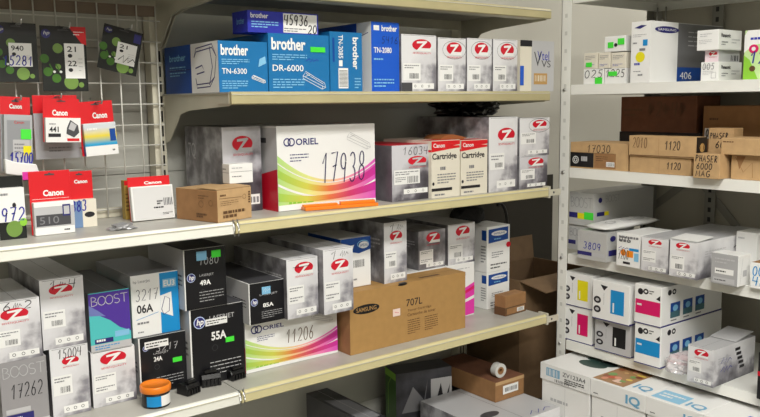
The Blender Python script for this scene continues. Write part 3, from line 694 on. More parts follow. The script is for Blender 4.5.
# ================================================================== lower shelf (Z3), left bay
def boost(bg, code=None, sw=False):
    def A(a):
        f = 'front'
        if sw:
            a.rect(f, 0, 0, 1, .985, purple, 0.5); a.poly(f, [(0, .62), (.25, .60), (.5, .50), (.72, .36), (1, .26), (1, .1), (0, .1)], teal, 1); a.poly(f, [(.0, .80), (.2, .70), (.4, .58), (.25, .60), (0, .62)], mat('lilac_teal_print', srgb(110, 120, 180), .4), 1)
            a.rect(f, 0, .0, 1, .12, lgrey, 1); a.rect(f, .1, .13, .55, .21, navy, 2); a.lines(f, .14, .145, .5, .2, 1, white, 3, thick=.7); a.lines(f, .1, .02, .7, .1, 2, cyan); a.rect(f, .6, .2, .96, .3, sky, 1)
        else:
            a.rect(f, .0, .0, 1, .14, lgrey, 1); a.rect(f, .08, .16, .66, .26, navy, 2); a.lines(f, .12, .18, .6, .24, 1, white, 3); a.rect(f, .08, .27, .6, .34, lgrey, 1)
        a.pen(f, 'BOOST', .04, .78, .96, .93, lgrey, .0011, slant=0, jit=0, gap=.02)
        if code: a.pen(f, code, .2, .48, .88, .68, ink, .0013)
        art_seam(a)
    return A
bgrey = mat('dull_grey_board', srgb(150, 148, 150), .4)
# lower row from left
P0 = carton('toner_box', 'dull grey round-lettered box marked 17262 at bottom left', 'box', 'L', 1, 364, 49, Z3, .22, yb=425, off=.075, body=bgrey, mats=dict(left=smokes), art=boost(bgrey, '17262'))
L2 = carton('toner_box', 'grey smoke-print box marked 15004, next to the box marked 17262', 'box', 'L', 51, 346, 90, Z3, .25, yb=411, off=.10, body=smokew, mats=dict(left=smokes), art=art7q('15004', logo=(.3, .7, .75, .86), panel_v=(.32, .6)), h=P0.h+.002)
L3 = carton('toner_box', 'grey smoke-print box with large red logo under the purple and teal box', 'box', 'L', 92, 353, 136.5, Z3, .245, yb=405, off=.105, body=smokew, mats=dict(left=smokes), art=art7q(None, logo=(.2, .66, .8, .96), panel_v=(.25, .58), bar=False))
P1 = carton('toner_box', 'grey box lying on the box marked 17262, circled red logo', 'box', 'L', -6, 303.5, 42, P0.zt, .22, yb=360, off=.075, rot=0, body=smokew, mats=dict(left=smokes), art=lambda a: (art7q('6*2', logo=(.15, .62, .75, .88), panel_v=(.25, .52))(a)))
carton('toner_box', 'grey smoke-print box with scribbled logo, on the box marked 15004', 'box', 'L', 41, 281, 85.5, L2.zt, .25, yb=344, off=.10, body=smokew, mats=dict(left=smokes), art=art7q('1*4', logo=(.2, .72, .75, .92), panel_v=(.3, .55), bar=True))
carton('toner_box', 'purple and teal box with round white lettering', 'box', 'L', 89.5, 294, 131, L3.zt, .25, yb=350, off=.103, body=teal, mats=dict(left=mgrey, top=dgrey), art=boost(teal, None, True))
# black and white office-brand boxes
def A06(a):
    f = 'front'; a.rect(f, .60, .0, 1, .985, cyan, 1); a.poly(f, [(.60, .35), (.86, .25), (.84, .66), (.60, .62)], white, 2); a.line(f, [(.62, .4), (.7, .6), (.8, .55), (.78, .35), (.66, .3), (.62, .4)], .0014, navy, 3)
    a.text(f, 'hp LaserJet', .05, .86, .4, .92, mgrey); a.rect(f, .66, .74, .95, .88, sky, 2); a.text(f, 'EU3', .68, .76, .92, .86, white, 3, .03); a.pen(f, '3217', .08, .58, .55, .76, mgrey, .0014)
    a.text(f, '06A', .1, .38, .44, .52, ink, 3, .02); a.line(f, [(.08, .28), (.55, .36)], .001, cyan); a.lines(f, .1, .18, .5, .26, 1, mgrey); a.lines(f, .1, .05, .3, .1, 1, mgrey); art_seam(a); a.lines('left', .7, .4, .95, .8, 4, lgrey)
H24 = carton('toner_box', 'black box 24A behind the small orange-lidded tin', 'box', 'L', 139.5, 339, 187, Z3, .22, yb=390, off=.108, body=white, art=hpbox('24A', '3217', logo=(.08, .76, .2, .86), numpos=(.3, .56, .48, .64), lsr=(.3, .67, .62, .71)), mats=dict(top=dgrey))
sub(H24, 'price_sticker', .12, .80, .62, .92, white, extra=lambda a: a.lines('front', .05, .1, .95, .9, 2, ink)); sub(H24, 'green_sticker', .70, .48, .90, .56, green)
H55 = carton('toner_box', 'largest black box, marked 55A, with tilted price sticker', 'box', 'L', 190.5, 310.5, 245, Z3, .24, yb=383, off=.09, body=white, art=hpbox('55A', None, logo=(.07, .74, .28, .9), numpos=(.38, .56, .66, .67), lsr=(.36, .80, .82, .88)), mats=dict(top=dgrey))
s = sub(H55, 'price_sticker', .28, .76, .68, .845, white, extra=lambda a: a.lines('front', .05, .15, .95, .85, 2, ink)); sub(H55, 'green_sticker', .64, .50, .80, .565, green)
carton('toner_box', 'white and cyan box 06A lying on the black box 24A', 'box', 'L', 131.5, 276.5, 179.5, H24.zt, .22, yb=332, off=.118, body=white, mats=dict(left=lgrey, top=mgrey), art=A06)
t = carton('toner_box', 'black box 49A with bright green sticker lying on the box 55A', 'box', 'L', 184, 250.5, 226.5, H55.zt, .2, yb=303, off=.088, body=white, mats=dict(top=dgrey), art=hpbox('49A', '1080', logo=(.06, .44, .26, .62), numpos=(.36, .38, .62, .47), lsr=(.36, .52, .7, .57)))
sub(t, 'green_sticker', .66, .82, .88, .94, green); sub(t, 'security_sticker', .30, .80, .54, .95, sky)
# long dark boxes lying behind, on the rainbow box and towards the back

# tin with an orange lid
p = hit(158.5, 406, (0, 0, Z3), Vector((0, 0, 1)))
tin = empty('ink_tin', (p.x, p.y+.012, Z3+.0006)); tag(tin, 'small round dark tin with orange lid standing before the box 24A', 'tin')
mb = MB(); mb.lathe((0, 0, 0), [(.027, 0), (.029, .001), (.029, .03), (.028, .031)], black); bd = mb.build('body', tin)
mb = MB(); mb.lathe((0, 0, 0), [(.031, .0312), (.032, .033), (.032, .043), (.0305, .045), (.027, .045), (.0265, .0438), (.001, .0438)], orr); mb.build('lid', tin)
mb = MB(); n = 12; vs = []; 
for k in range(n+1):
    t_ = math.radians(-150+120*k/n); vs += [(.0294*math.cos(t_), .0294*math.sin(t_), .004), (.0294*math.cos(t_), .0294*math.sin(t_), .026)]
mb.add(vs, [(2*k, 2*k+2, 2*k+3, 2*k+1) for k in range(6)], cyan, True); mb.add(vs, [(2*k, 2*k+2, 2*k+3, 2*k+1) for k in range(6, n)], white, True); mb.build('paper_label', tin)
# black plastic cartridge parts
def clip(px, py, sx, sy, sz, rz, label):
    p = hit(px, py, (0, 0, Z3), Vector((0, 0, 1))); t = empty('black_cartridge', (p.x, p.y+.01, Z3+.0006), rz); tag(t, label, 'cartridge', 'small black cartridges on the lower shelf')
    mb = MB(); mb.prism([(0, 0), (sy, 0), (sy, sz*.8), (sy*.7, sz), (.004, sz*.9), (0, sz*.6)], 0, -sx/2, sx/2, plast); mb.build('body', t, .0012)
    mb = MB(); 
    for k in range(5): mb.box((-sx/2+sx*(k+.2)/5, -.004, sz*.1), (-sx/2+sx*(k+.7)/5, -.0002, sz*.55), plast)
    mb.build('ribs', t)
    mb = MB(); mb.box((-sx*.3, sy*.15, sz), (sx*.3, sy*.45, sz+.006), plast); mb.build('handle', t)
clip(196, 396, .036, .035, .026, .3, 'small black cartridge lying next to the orange-lidded tin')
clip(214, 388, .044, .04, .03, -.2, 'small black cartridge in the middle, before the box 55A')
clip(241, 381, .038, .03, .024, .12, 'small black cartridge at the lower front corner of the rainbow box')

# ================================================================== bottom shelf (Z4), right bay
def A30(a): a.lines('front', .15, .5, .6, .8, 3, mgrey); a.oval('front', .3, .4, .12, .1, mgrey, 1); a.line('top', [(.5, 0), (.5, 1)], .001, lgrey); a.poly('top', [(.1, .3), (.9, .35), (.9, .7), (.1, .8)], mgrey, 1)
dsm = mat('black_marble_print', srgb(60, 60, 66), .35, noise=.7, nscale=18)
hz_ = hit(306, 393, (0, .33, 0), Vector((0, 1, 0))); xr_ = hit(327, 391.5, (0, .33, 0), Vector((0, 1, 0))).x
mb = MB(); w_ = xr_-hz_.x; h_ = hz_.z-Z4-.001; mb.box((0, 0, 0), (w_, .40, h_), dsm, dict(left=dgrey, top=dsm)); A30(Art(mb, w_, .40, h_))
t = mb.build('long_carton', bevel=.0012); t.location = (hz_.x, -.07, Z4+.0006); tag(t, 'long black and grey marbled box on the bottom shelf, furthest left', 'box')
def drop(i, zf=Z4):
    """let a bottom box stand on its shelf, keeping its top where it is"""
    dz = i.p.z-zf
    for v in i.o.data.vertices:
        if v.co.z < i.h*.02+1e-5: v.co.z -= dz-.0005

t = carton('toner_box', 'dark marbled box with vivid green end lying on the bottom shelf', 'box', 'L', 396, 374.5, 452, None, .08, yb=425, off=.245, rot=-15, body=dsm, mats=dict(left=dkgreen, top=dgrey), art=lambda a: (a.poly('front', [(.1, .2), (.3, .7), (.5, .4), (.56, .8), (.5, .2)], mgrey, 1), a.rect('front', .62, .0, 1, .8, lgrey, 1), a.poly('front', [(.66, .1), (.8, .7), (.86, .3), (.97, .66), (.9, .1)], ink, 2), a.line('left', [(.3, .1), (.3, .7), (.7, .95)], .003, grass), a.rect('left', 0, .86, 1, 1, grass, 1))); drop(t)
def A32(a):
    a.lines('front', .1, .7, .5, .9, 2, mgrey); a.line('front', [(.35, .9), (.45, .6), (.6, .85), (.7, .6)], .004, bluink); logo7q(a, 'front', .6, .6, .85, .9, lgrey)
    a.line('top', [(.5, 0), (.5, 1)], .0012, dgrey); a.oval('top', .3, .3, .12, .06, dgrey, 1); a.pen('top', '*', .6, .02, .9, .12, bluink, .002)
zc = hit(495.5, 403, (0, .045, 0), Vector((0, 1, 0))).z
t = carton('brown_carton', 'brown carton with white label on the bottom shelf, roll of tape on it', 'carton', 'L', 495.5, 383, 524, zc, .26, yb=403, off=.045, body=kraftd, mats=dict(left=kraftd, top=kraftx), art=lambda a: (a.rect('top', .08, 0, .92, 1, kraftx, 1), a.rect('front', .0, .82, 1, .98, kraft, 1)))
base = carton('toner_box', 'wide pale grey box under the brown carton on the bottom shelf', 'box', 'L', 490, 430, 560, Z4, .285, yb=500, off=-.09, body=smokew, mats=dict(left=smokes, top=lgrey), art=A32, h=zc-Z4-.0008, w=.28)
sub(t, 'white_label', .25, .30, .78, .72, white, extra=lambda a: a.bars('front', .1, .25, .9, .75, ink, 10))
mb = MB(); prof = []; 
n = 28; vs = []
for r_, y_ in ((.011, 0), (.021, 0), (.021, .022), (.011, .022)): vs += [(r_*math.cos(2*math.pi*k/n), y_, .0212+r_*math.sin(2*math.pi*k/n)) for k in range(n)]
mb.add(vs, [(i*n+k, ((i+1) % 4)*n+k, ((i+1) % 4)*n+(k+1) % n, i*n+(k+1) % n) for i in range(4) for k in range(n)], mat('clear_tape', srgb(205, 205, 200), .2))
o = mb.build('tape_roll'); o.location = (t.p.x+t.w*.35, t.p.y+.02, t.zt+.0005); o.rotation_euler.z = -.1; tag(o, 'roll of clear tape standing on the brown carton on the bottom shelf', 'tape')
mb = MB(); mb.add(vs, [(i*n+k, ((i+1) % 4)*n+k, ((i+1) % 4)*n+(k+1) % n, i*n+(k+1) % n) for i in range(4) for k in range(n)], kraftd)
c_ = mb.build('core', o); c_.scale = (.55, 1.02, .55); c_.location = (0, -.0002, .0095)
t = carton('dark_carton', 'dark grey box deep on the bottom shelf at its right end', 'box', 'L', 500, 352, 552, None, .09, yb=395, off=.26, body=dgrey, w=.05, h=.14, art=lambda a: a.lines('front', .2, .3, .8, .6, 3, mgrey)); drop(t); t.o.location.x = .945
# ================================================================== hanging and standing cartridge packs, left bay
def blister(name, label, xl, yt, xr, yb, off=None, zb=None, roll=0, lean=0, card=None, art=None, block=None, d=.0016, group=None, hook=True, notch=True, rot=0):
    """flat card with a hanging slot and a thicker pack part"""
    i = carton(name, label, 'cartridge pack', 'L', xl, yt, xr, zb, d, yb=yb, off=off, body=card, art=art, bevel=.0006, rot=rot)
    w, h = i.w, i.h
    if block:
        u0, v0, u1, v1, th, bm_, fn = block
        mb = MB(); W, H = (u1-u0)*w, (v1-v0)*h
        mb.box((0, 0, 0), (W, th, H), bm_)
        if fn: fn(Art(mb, W, th, H))
        o = mb.build('pack', i.o, bevel=.0015); o.location = (u0*w, -th-.0004, v0*h)
    if notch:
        mb = MB(); a = Art(mb, w, d, h); a.poly('front', [(.38, .93), (.62, .93), (.62, .95), (.54, .955), (.5, .975), (.46, .955), (.38, .95)], dgrey, 3); mb.build('hang_slot', i.o)
    if roll or lean:
        from mathutils import Euler
        R = Euler((math.radians(lean), math.radians(roll), i.o.rotation_euler.z)).to_matrix()
        piv = Vector((w/2, 0, h/2 if roll else 0)); Rz = Matrix.Rotation(i.o.rotation_euler.z, 3, 'Z')
        i.o.location = i.o.location+Rz@piv-R@piv; i.o.rotation_euler = Euler((math.radians(lean), math.radians(roll), i.o.rotation_euler.z))
    if hook:
        p = i.o.matrix_basis@Vector((w*.5, 0, h*.952))
        mb = MB(); mb.tube([(p.x+.004, GY-.0035, p.z+.012), (p.x+.004, GY-.0035, p.z+.002), (p.x+.002, p.y-.005, p.z+.003), (p.x, p.y-.045, p.z+.001), (p.x, p.y-.05, p.z+.009)], .0019, steel, 8)
        hk = mb.build('display_hook'); tag(hk, 'steel display hook holding the '+hook if isinstance(hook, str) else 'steel display hook', 'hook', 'display hooks on the wire grid')
    return i
apple = mat('apple_green_print', srgb(112, 146, 66), .4); hpdk = mat('dark_card', srgb(13, 18, 16), .4, noise=.25, nscale=40)
cread = canred
def hp_art(nums, code=None, redc=False, pw=(.22, .34, .9, .82), codepos=None, dark=False):
    def A(a):
        f = 'front'
        a.rect(f, .02, .80, .98, .985, blackbox, 1); a.oval(f, .12, .88, .1, .07, navy, 2); a.text(f, 'hp', .06, .85, .19, .92, lgrey, 3, .02, shear=.2)
        for u, v, r, m_ in ((.36, .66, .11, apple), (.06, .5, .10, dkgreen), (.62, .14, .16, apple), (.84, .1, .06, apple), (.3, .2, .1, dkgreen), (.12, .3, .1, dkgreen), (.35, .38, .06, apple)):
            a.oval(f, u, v, r, r*a.F[f][3]/a.F[f][4], m_, 1)
        for u in (.16, .3): a.line(f, [(u, .42), (u+.08, .3)], .0025, dkgreen, 2); a.oval(f, u+.1, .3, .03, .02, white, 2)
        u0, v0, u1, v1 = pw; a.rect(f, u0, v0, u1, v1, white, 3)
        for k, n_ in enumerate(nums):
            y = v1-.13-.22*k; a.text(f, n_, u0+.06, y, u0+.06+.1*len(n_), y+.085, ink, 4, .01); a.oval(f, u0+.12, y-.06, .05, .03, ink, 4)
        a.lines(f, u0+.3, v0+.1, u1-.05, v1-.2, 4, lgrey, 4, thick=.2)
        if redc: a.poly(f, [(.62, 1), (1, 1), (1, .72), (.9, .74)], canred, 3); a.lines(f, .72, .86, .95, .94, 2, white, 4, thick=.3)
        if code: a.pen(f, code, *(codepos or (u0-.16, v0+.02, u1-.0, v0+.18)), bluink, .0018, 5)
    return A
blister('cartridge_pack', 'dark green cartridge pack 940 marked 15281 hanging at top left', -4, 22, 38, 82, .205, card=hpdk, art=hp_art(['940'], '15281', pw=(.3, .26, .86, .66)), hook='pack marked 15281')
blister('cartridge_pack', 'dark green cartridge pack with red corner, numbers 21 and 22', 41.5, 25.5, 87.5, 91.5, .205, card=hpdk, art=hp_art(['21', '22'], None, True, pw=(.50, .2, .94, .74)), hook='pack with red corner')
blister('cartridge_pack', 'tilted dark green cartridge pack 21 hanging right of the red-cornered pack', 100.5, 27, 140.5, 72.5, .205, roll=13, card=hpdk, art=lambda a: (hp_art(['21'], None, pw=(.40, .2, .9, .68))(a), a.rect('front', .78, .74, .96, .94, navy, 2), a.pen('front', '*', .45, .22, .88, .42, ink, .0015, 5)), hook='tilted pack')
def canon_top(a, v=.70, u=.5, small=False):
    a.rect('front', 0, v, 1, 1, canred, 1); a.text('front', 'Canon', u-.2, v+.06, u+.22, v+.06+.09*(1-v)/.3, white, 3, .04)
grblk = mat('clear_grey_plastic', srgb(176, 178, 182), .15)
def A(a):
    a.rect('front', .1, .1, .92, .9, mat('grey_cartridge', srgb(146, 148, 152), .3), 1); a.rect('front', .3, .06, .9, .55, lgrey, 2); a.lines('front', .35, .3, .7, .5, 3, mgrey, 3); a.text('front', 'Canon', .35, .84, .7, .89, canred, 3)
    a.rect('front', .66, .26, .95, .44, yellow, 4); a.rect('front', .58, .56, .95, .74, green, 4); a.pen('front', '15700', .18, .12, .98, .32, bluink, .0022, 5)
blister('cartridge_pack', 'grey cartridge pack with red top, green and yellow stickers, marked 15700', 0.5, 97, 31, 172, .195, roll=3, card=canred, art=lambda a: (canon_top(a, .78, .5), a.rect('front', 0, 0, 1, .76, grblk, 1)), block=(.04, .02, .98, .76, .02, grblk, A), hook='pack marked 15700')
blister('cartridge_pack', 'grey-backed red topped cartridge pack hanging behind pack 441', 34, 95.5, 79, 160, .215, card=canred, art=lambda a: (a.rect('front', 0, 0, 1, .72, grblk, 1), a.lines('front', .3, .1, .8, .2, 2, mgrey, 3)), block=None, hook='pack behind number 441')
def A(a):
    a.text('front', '441', .10, .42, .36, .64, ink, 3, .02); a.rect('front', .07, .22, .42, .36, ink, 2); a.poly('front', [(.58, .35), (.8, .2), (.95, .4), (.92, .7), (.7, .92), (.6, .6)], dgrey, 2); a.poly('front', [(.64, .55), (.8, .45), (.88, .7), (.72, .85)], lgrey, 3); a.rect('front', .6, .05, .95, .16, canred, 2); a.lines('front', .1, .7, .4, .8, 1, mgrey)
blister('cartridge_pack', 'cartridge pack 441 with red top and small black cartridge picture', 43, 99, 80, 143, .182, roll=2, card=canred, art=lambda a: canon_top(a, .55, .45), block=(.02, .0, .98, .56, .012, white, A), hook=False)
colr = ramp_mat('colour_strip_print', [(0, srgb(24, 60, 160)), (.35, srgb(40, 160, 210)), (.6, srgb(230, 210, 60)), (.85, srgb(210, 215, 220))], vec=(0, 0, 1), namt=.05)
def A(a):
    a.rect('front', .02, .30, .98, .95, colr, 1); a.rect('front', .0, .0, 1, .30, white, 2); a.rect('front', .78, .42, .96, .8, dkblue, 3); a.lines('front', .82, .08, .95, .2, 1, ink, 3); a.lines('front', .1, .75, .6, .9, 1, white, 3)
blister('cartridge_pack', 'red topped cartridge pack with rainbow colour strip, rightmost on the grid', 79.5, 101.5, 115, 156, .2, roll=-3, card=canred, art=lambda a: canon_top(a, .62, .6), block=(.05, .0, .98, .60, .014, colr, A), hook='pack with rainbow colour strip')
# standing on the shelf
def A(a):
    a.rect('front', 0, 0, 1, 1, white, 1); a.lines('front', .1, .84, .6, .9, 1, mgrey, thick=.7); a.oval('front', .6, .66, .07, .05, ink, 2); a.pen('front', '972', .1, .36, .95, .62, bluink, .002, 4)
    a.rect('front', 0, 0, 1, .34, hpdk, 2); a.oval('front', .55, .2, .3, .16, apple, 3); a.oval('front', .9, .32, .14, .08, grass, 3)
blister('cartridge_pack', 'white and green cartridge pack marked 972 standing on shelf at far left', -4, 177, 25, 240, None, Z2, lean=0, card=hpdk, art=lambda a: a.rect('front', 0, .8, 1, 1, hpdk, 1), block=(.0, .0, .96, .82, .014, white, A), hook=False, notch=False)
def A(a):
    a.rect('front', .0, .24, 1, .86, lgrey, 1); a.rect('front', .04, .28, .9, .62, dgrey, 2); a.text('front', '510', .12, .34, .6, .56, mgrey, 3); a.rect('front', .7, .55, .9, .9, navy, 3); a.rect('front', .73, .6, .87, .85, lgrey, 4); a.lines('front', .72, .08, .95, .18, 1, ink, 3)
blister('cartridge_pack', 'red topped pack 510 with black cartridge standing on the shelf', 30, 172, 72, 236, None, Z2, rot=0, card=canred, art=lambda a: (a.text('front', 'Canon', .32, .60, .82, .70, white, 3, .04), a.line('front', [(.05, .56), (.95, .56)], .0006, white)), block=(.03, 0, 1, .52, .016, white, A), hook=False)
def A(a):
    a.rect('front', 0, 0, .45, .95, mat('blue_white_print', srgb(110, 140, 180), .4), 1); a.rect('front', .45, 0, 1, .95, offw, 1); a.oval('front', .72, .45, .2, .1, ink, 2); a.pen('front', '883', .02, .6, .6, .98, bluink, .002, 4)
blister('cartridge_pack', 'red topped cartridge pack marked 883 standing behind the pack 510', 67, 172, 94, 228, None, Z2, card=canred, art=lambda a: a.text('front', 'Canon', .3, .78, .8, .85, white, 3, .04), block=(.02, 0, 1, .50, .016, offw, A), hook=False)
def A(a):
    a.rect('front', .04, .03, .96, .96, mat('silver_white_print', srgb(214, 214, 214), .25), 1); a.lines('front', .58, .42, .72, .56, 2, ink, 3, thick=.6); a.bars('front', .74, .40, .96, .62, dgrey, 6, 3); a.lines('front', .5, .3, .9, .4, 1, ink, 3); a.lines('front', .7, .12, .94, .2, 2, ink, 3)
blister('cartridge_pack', 'white cartridge pack with red top leaning on a yellow pack', 130, 178, 172.5, 222, None, Z2, lean=-7, card=canred, art=lambda a: (canon_top(a, .76, .58),), block=(.0, .0, 1, .78, .015, white, A), hook=False, notch=False)
blister('cartridge_pack', 'yellowish cartridge pack showing its edge behind the white pack', 125, 181, 134, 220, None, Z2, card=mat('yellow_brown_card', srgb(176, 148, 70), .5), d=.02, hook=False, notch=False, art=lambda a: (a.rect('front', 0, .88, 1, 1, canred, 1), a.lines('front', .1, .2, .9, .7, 5, brownp)))
p = hit(124, 230, (0, 0, Z2), Vector((0, 0, 1)))
o = blob('foil_wrapper', (p.x, p.y+.008, Z2+.0005), (.022, .012, .007), mat('grey_foil', srgb(170, 170, 172), .3, metal=.5), 2.2, .7, 3); tag(o, 'small crumpled grey foil wrapper lying on the shelf under the grid', 'wrapper')
# plastic tag at the lower left
mb = MB(); mb.prism([(0, 0), (.06, -.012), (.064, -.004), (.058, .016), (.02, .022), (0, .03)], 1, 0, .012, white); q = hit(6, 174, (0, .165, 0), Vector((0, 1, 0)))
o = mb.build('plastic_pouch', bevel=.002); o.location = q; tag(o, 'white curved plastic pouch hanging below the pack marked 15700', 'pouch')
mb = MB(); mb.box((.03, -.001, -.014), (.06, 0, .002), pink); mb.build('pink_label', o)

# ================================================================== right rack, top visible shelf (R1)
def frosted(a): art_seam(a)
F1 = 1.10
def small(code=None, st=None, lab=(), lines=True):
    def A(a):
        art_seam(a)
        if lines: a.lines('front', .12, .55, .85, .85, 3, mgrey, thick=.3); a.lines('front', .12, .12, .8, .3, 2, violet, thick=.3)
        if code: a.pen('front', code, .05, .42, .95, .92, ink, .0016)
    return A
s1 = carton('small_box', 'small white box marked 025 at bottom left of the little pile', 'box', 'R', 583.5, 69.5, 603.8, R1, .10, yb=83.5, off=F1, body=white, art=small('025', lines=False)); sub(s1, 'green_sticker', .6, -.0, .95, .42, green)
s2 = carton('small_box', 'small white box marked 1225 in green and black beside the tall carton', 'box', 'R', 604.6, 69, 626, R1, .10, yb=83.5, off=F1, body=white, art=small('1225', lines=False)); sub(s2, 'green_sticker', .2, .5, .6, .8, green)
s3 = carton('small_box', 'small white box with green sticker on its lower left, middle row of pile', 'box', 'R', 584, 53.5, 597.6, s1.zt, .10, yb=69, off=F1, body=offw, art=small()); sub(s3, 'green_sticker', .18, .12, .62, .4, green)
s4 = carton('small_box', 'small cream box in the centre of the middle row of the pile', 'box', 'R', 598.5, 53, 610.5, s1.zt, .10, yb=69, off=F1, body=offw, art=small())
s5 = carton('small_box', 'small cream box in the middle row touching the tall carton', 'box', 'R', 611.2, 53, 626, s2.zt, .10, yb=69, off=F1, body=offw, art=small())
s6 = carton('small_box', 'small white box with two green stickers topping the little pile', 'box', 'R', 604.5, 37, 625.5, s4.zt, .10, yb=52.5, off=F1, body=white, art=small(lines=False)); sub(s6, 'green_sticker', .18, .25, .45, .62, green); sub(s6, 'green_sticker', .66, .42, .97, .82, green)
mb = MB(); Art(mb, s6.w, s6.d, s6.h).oval('front', .56, .42, .08, .12, ink, 3); mb.build('cartridge_print', s6.o)
def A406(a):
    f = 'front'
    a.poly(f, [(.15, .9), (.5, .94), (.8, .93), (.45, .88)], navy, 2); a.lines(f, .1, .74, .8, .8, 2, lgrey); a.lines(f, .1, .62, .45, .68, 1, mgrey); a.rect(f, .62, .6, .86, .70, cyan, 2)
    a.rect(f, .45, .52, .75, .56, mgrey, 2); a.oval(f, .5, .42, .24, .085, yellow, 2); a.lines(f, .2, .27, .7, .33, 1, violet, thick=.6); a.lines(f, .15, .17, .8, .2, 1, mgrey); a.lines(f, .4, .1, .8, .145, 1, mgrey, thick=.6)
    s = 'right'
    a.rect(s, .36, .26, 1, 1, lgrey, 0.5); a.rect(s, .36, .26, 1, .99, mat('grey_shaded_print', srgb(110, 110, 112), .4), 1); a.rect(s, .36, 0, 1, .26, dkblue, 1); a.rect(s, .72, 0, 1, .26, brblue, 2)
    a.oval(s, .21, .87, .16, .055, navy, 2, 26); a.text(s, 'SAMSUNG', .09, .85, .33, .89, white, 3); a.text(s, '406', .40, .06, .56, .18, white, 3); a.lines(s, .5, .6, .95, .9, 4, lgrey, 2, thick=.2)
carton('toner_box', 'tall white carton 406 with blue and dark grey side', 'box', 'R', 631, 22.5, 650.5, R1, .35, yb=83.5, off=1.092, body=white, art=A406)
def Apan(a, h_=None):
    a.lines('front', .15, .65, .7, .85, 2, lgrey); a.lines('front', .1, .3, .7, .55, 3, lgrey, thick=.3); a.text('right', 'Panasonic', .10, .62, .5, .82, ink, 2, .03); a.lines('right', .12, .2, .4, .45, 2, mgrey, thick=.4); art_seam(a); a.lines('right', .55, .3, .9, .6, 2, lgrey)
z = carton('toner_box', 'small white carton with hand numbers at the bottom of the stack of three', 'box', 'R', 701, 62.5, 719, R1, .11, yb=81, off=1.14, body=white, art=lambda a: (Apan(a), a.pen('front', '005', .08, .6, .75, .92, mgrey, .0012), a.line('front', [(.6, .15), (.85, .15), (.85, .45), (.6, .45), (.6, .15)], .0008, mgrey)))
z = carton('toner_box', 'white and pink carton in the middle of the stack of three', 'box', 'R', 705, 51, 719, z.zt, .10, yb=62.5, off=1.145, body=mat('pale_pink_board', srgb(234, 214, 222), .4), mats=dict(right=lgrey), art=lambda a: (logo7q(a, 'front', .3, .35, .9, .95), a.bars('right', .55, .1, .95, .6, ink, 5)))
carton('toner_box', 'larger white carton with black maker name topping the stack of three', 'box', 'R', 697, 31, 719, z.zt, .11, yb=51, off=1.128, body=white, art=Apan)
# green and white leaning pack at the right edge
t = carton('toner_pack', 'pale green and white carton marked 12 at the right edge', 'box', 'R', 744, 31, 775, R1, .09, yb=79.5, off=1.115, body=mat('pale_green_board', srgb(196, 226, 160), .4), art=lambda a: (a.poly('front', [(.0, .55), (.3, .7), (1, .75), (1, 1), (.1, 1), (0, .9)], white, 1), a.lines('front', .2, .78, .8, .86, 1, violet, thick=.6), a.oval('front', .32, .62, .16, .09, magenta, 2), a.oval('front', .32, .62, .07, .04, white, 3), a.pen('front', '12', .2, .32, .7, .56, bluink, .003), a.oval('front', .3, .22, .1, .06, brownp, 2), a.poly('front', [(0, 0), (.5, 0), (.2, .4), (0, .5)], grass, 1)))
t.o.rotation_euler.y = 0

# ================================================================== rack shelf with brown cartons (R2)
def A(a):
    a.pen('front', '17030', .30, .64, .70, .92, ink, .0017); a.rect('front', .0, .05, .42, .60, black, 1); a.ring('front', .1, .32, .010, white, .0022); a.ring('front', .1, .32, .005, white, .002); a.lines('front', .2, .22, .38, .42, 1, lgrey, thick=.9)
    a.rect('front', .43, .05, .80, .60, kraftd, 1); a.lines('front', .46, .3, .66, .52, 3, brownp); a.rect('front', .64, .12, .78, .30, white, 2); a.bars('front', .65, .14, .77, .27, ink, 8, 3); a.line('front', [(.0, .61), (.8, .61)], .001, brownp)
k1 = carton('brown_carton', 'long low brown carton marked 17030 with black label', 'carton', 'R', 570.5, 142, 628.5, R2, .13, yb=167.5, off=1.098, body=kraft, mats=dict(top=kraft), art=A)
k2 = carton('brown_carton', 'flat brown carton marked 1120 lying directly on the rack shelf', 'carton', 'R', 629.5, 155.5, 691.5, R2, .108, yb=173.5, off=1.094, body=kraft, art=lambda a: (a.pen('front', '1120', .62, .32, .84, .72, ink, .0017), a.line('front', [(.5, 0), (.5, 1)], .0006, kraftd)))
k3 = carton('brown_carton', 'flat brown carton marked 2010 and 1120, stacked on another', 'carton', 'R', 629, 135.5, 697, k2.zt, .05, yb=154.5, off=1.088, body=kraft, mats=dict(right=black), art=lambda a: (a.pen('front', '2010', .06, .4, .28, .9, brownp, .0014), a.pen('front', '1120', .55, .36, .77, .78, ink, .0017), a.line('front', [(.46, 0), (.46, 1)], .0006, kraftd), a.line('front', [(.02, .04), (.98, .06)], .0016, brownp), a.ring('right', .5, .5, .01, tan, .003), a.oval('right', .5, .5, .12, .2, tan, 2)))
k4 = carton('brown_carton', 'small brown box marked PHASER 6000 MAG resting on the rack shelf edge', 'carton', 'R', 693.5, 153.5, 720, R2, .07, yb=176, off=1.064, body=kraft, art=lambda a: (a.pen('front', 'PHASER', .06, .68, .92, .94, ink, .0017, gap=.15), a.pen('front', '6000', .12, .38, .72, .62, ink, .0017), a.pen('front', 'MAG', .1, .08, .66, .32, ink, .0017)))
k5 = carton('brown_carton', 'crumpled brown carton behind the box marked PHASER 6000 MAG, at right', 'carton', 'R', 731, 154.5, 775, R2, .12, yb=178, off=1.10, body=kraft, mats=dict(left=kraftd), art=lambda a: (a.line('front', [(.1, .9), (.3, .3), (.5, .7), (.52, .1)], .0016, kraftd), a.poly('front', [(.12, .95), (.2, .4), (.34, .95)], kraftd, 1)))
k6 = carton('brown_carton', 'plain brown carton lying on the crumpled one, right edge of the rack', 'carton', 'R', 721, 138, 772, k5.zt, .10, yb=157.5, off=1.082, body=kraft, art=lambda a: a.lines('front', .04, .7, .4, .85, 1, brownp))
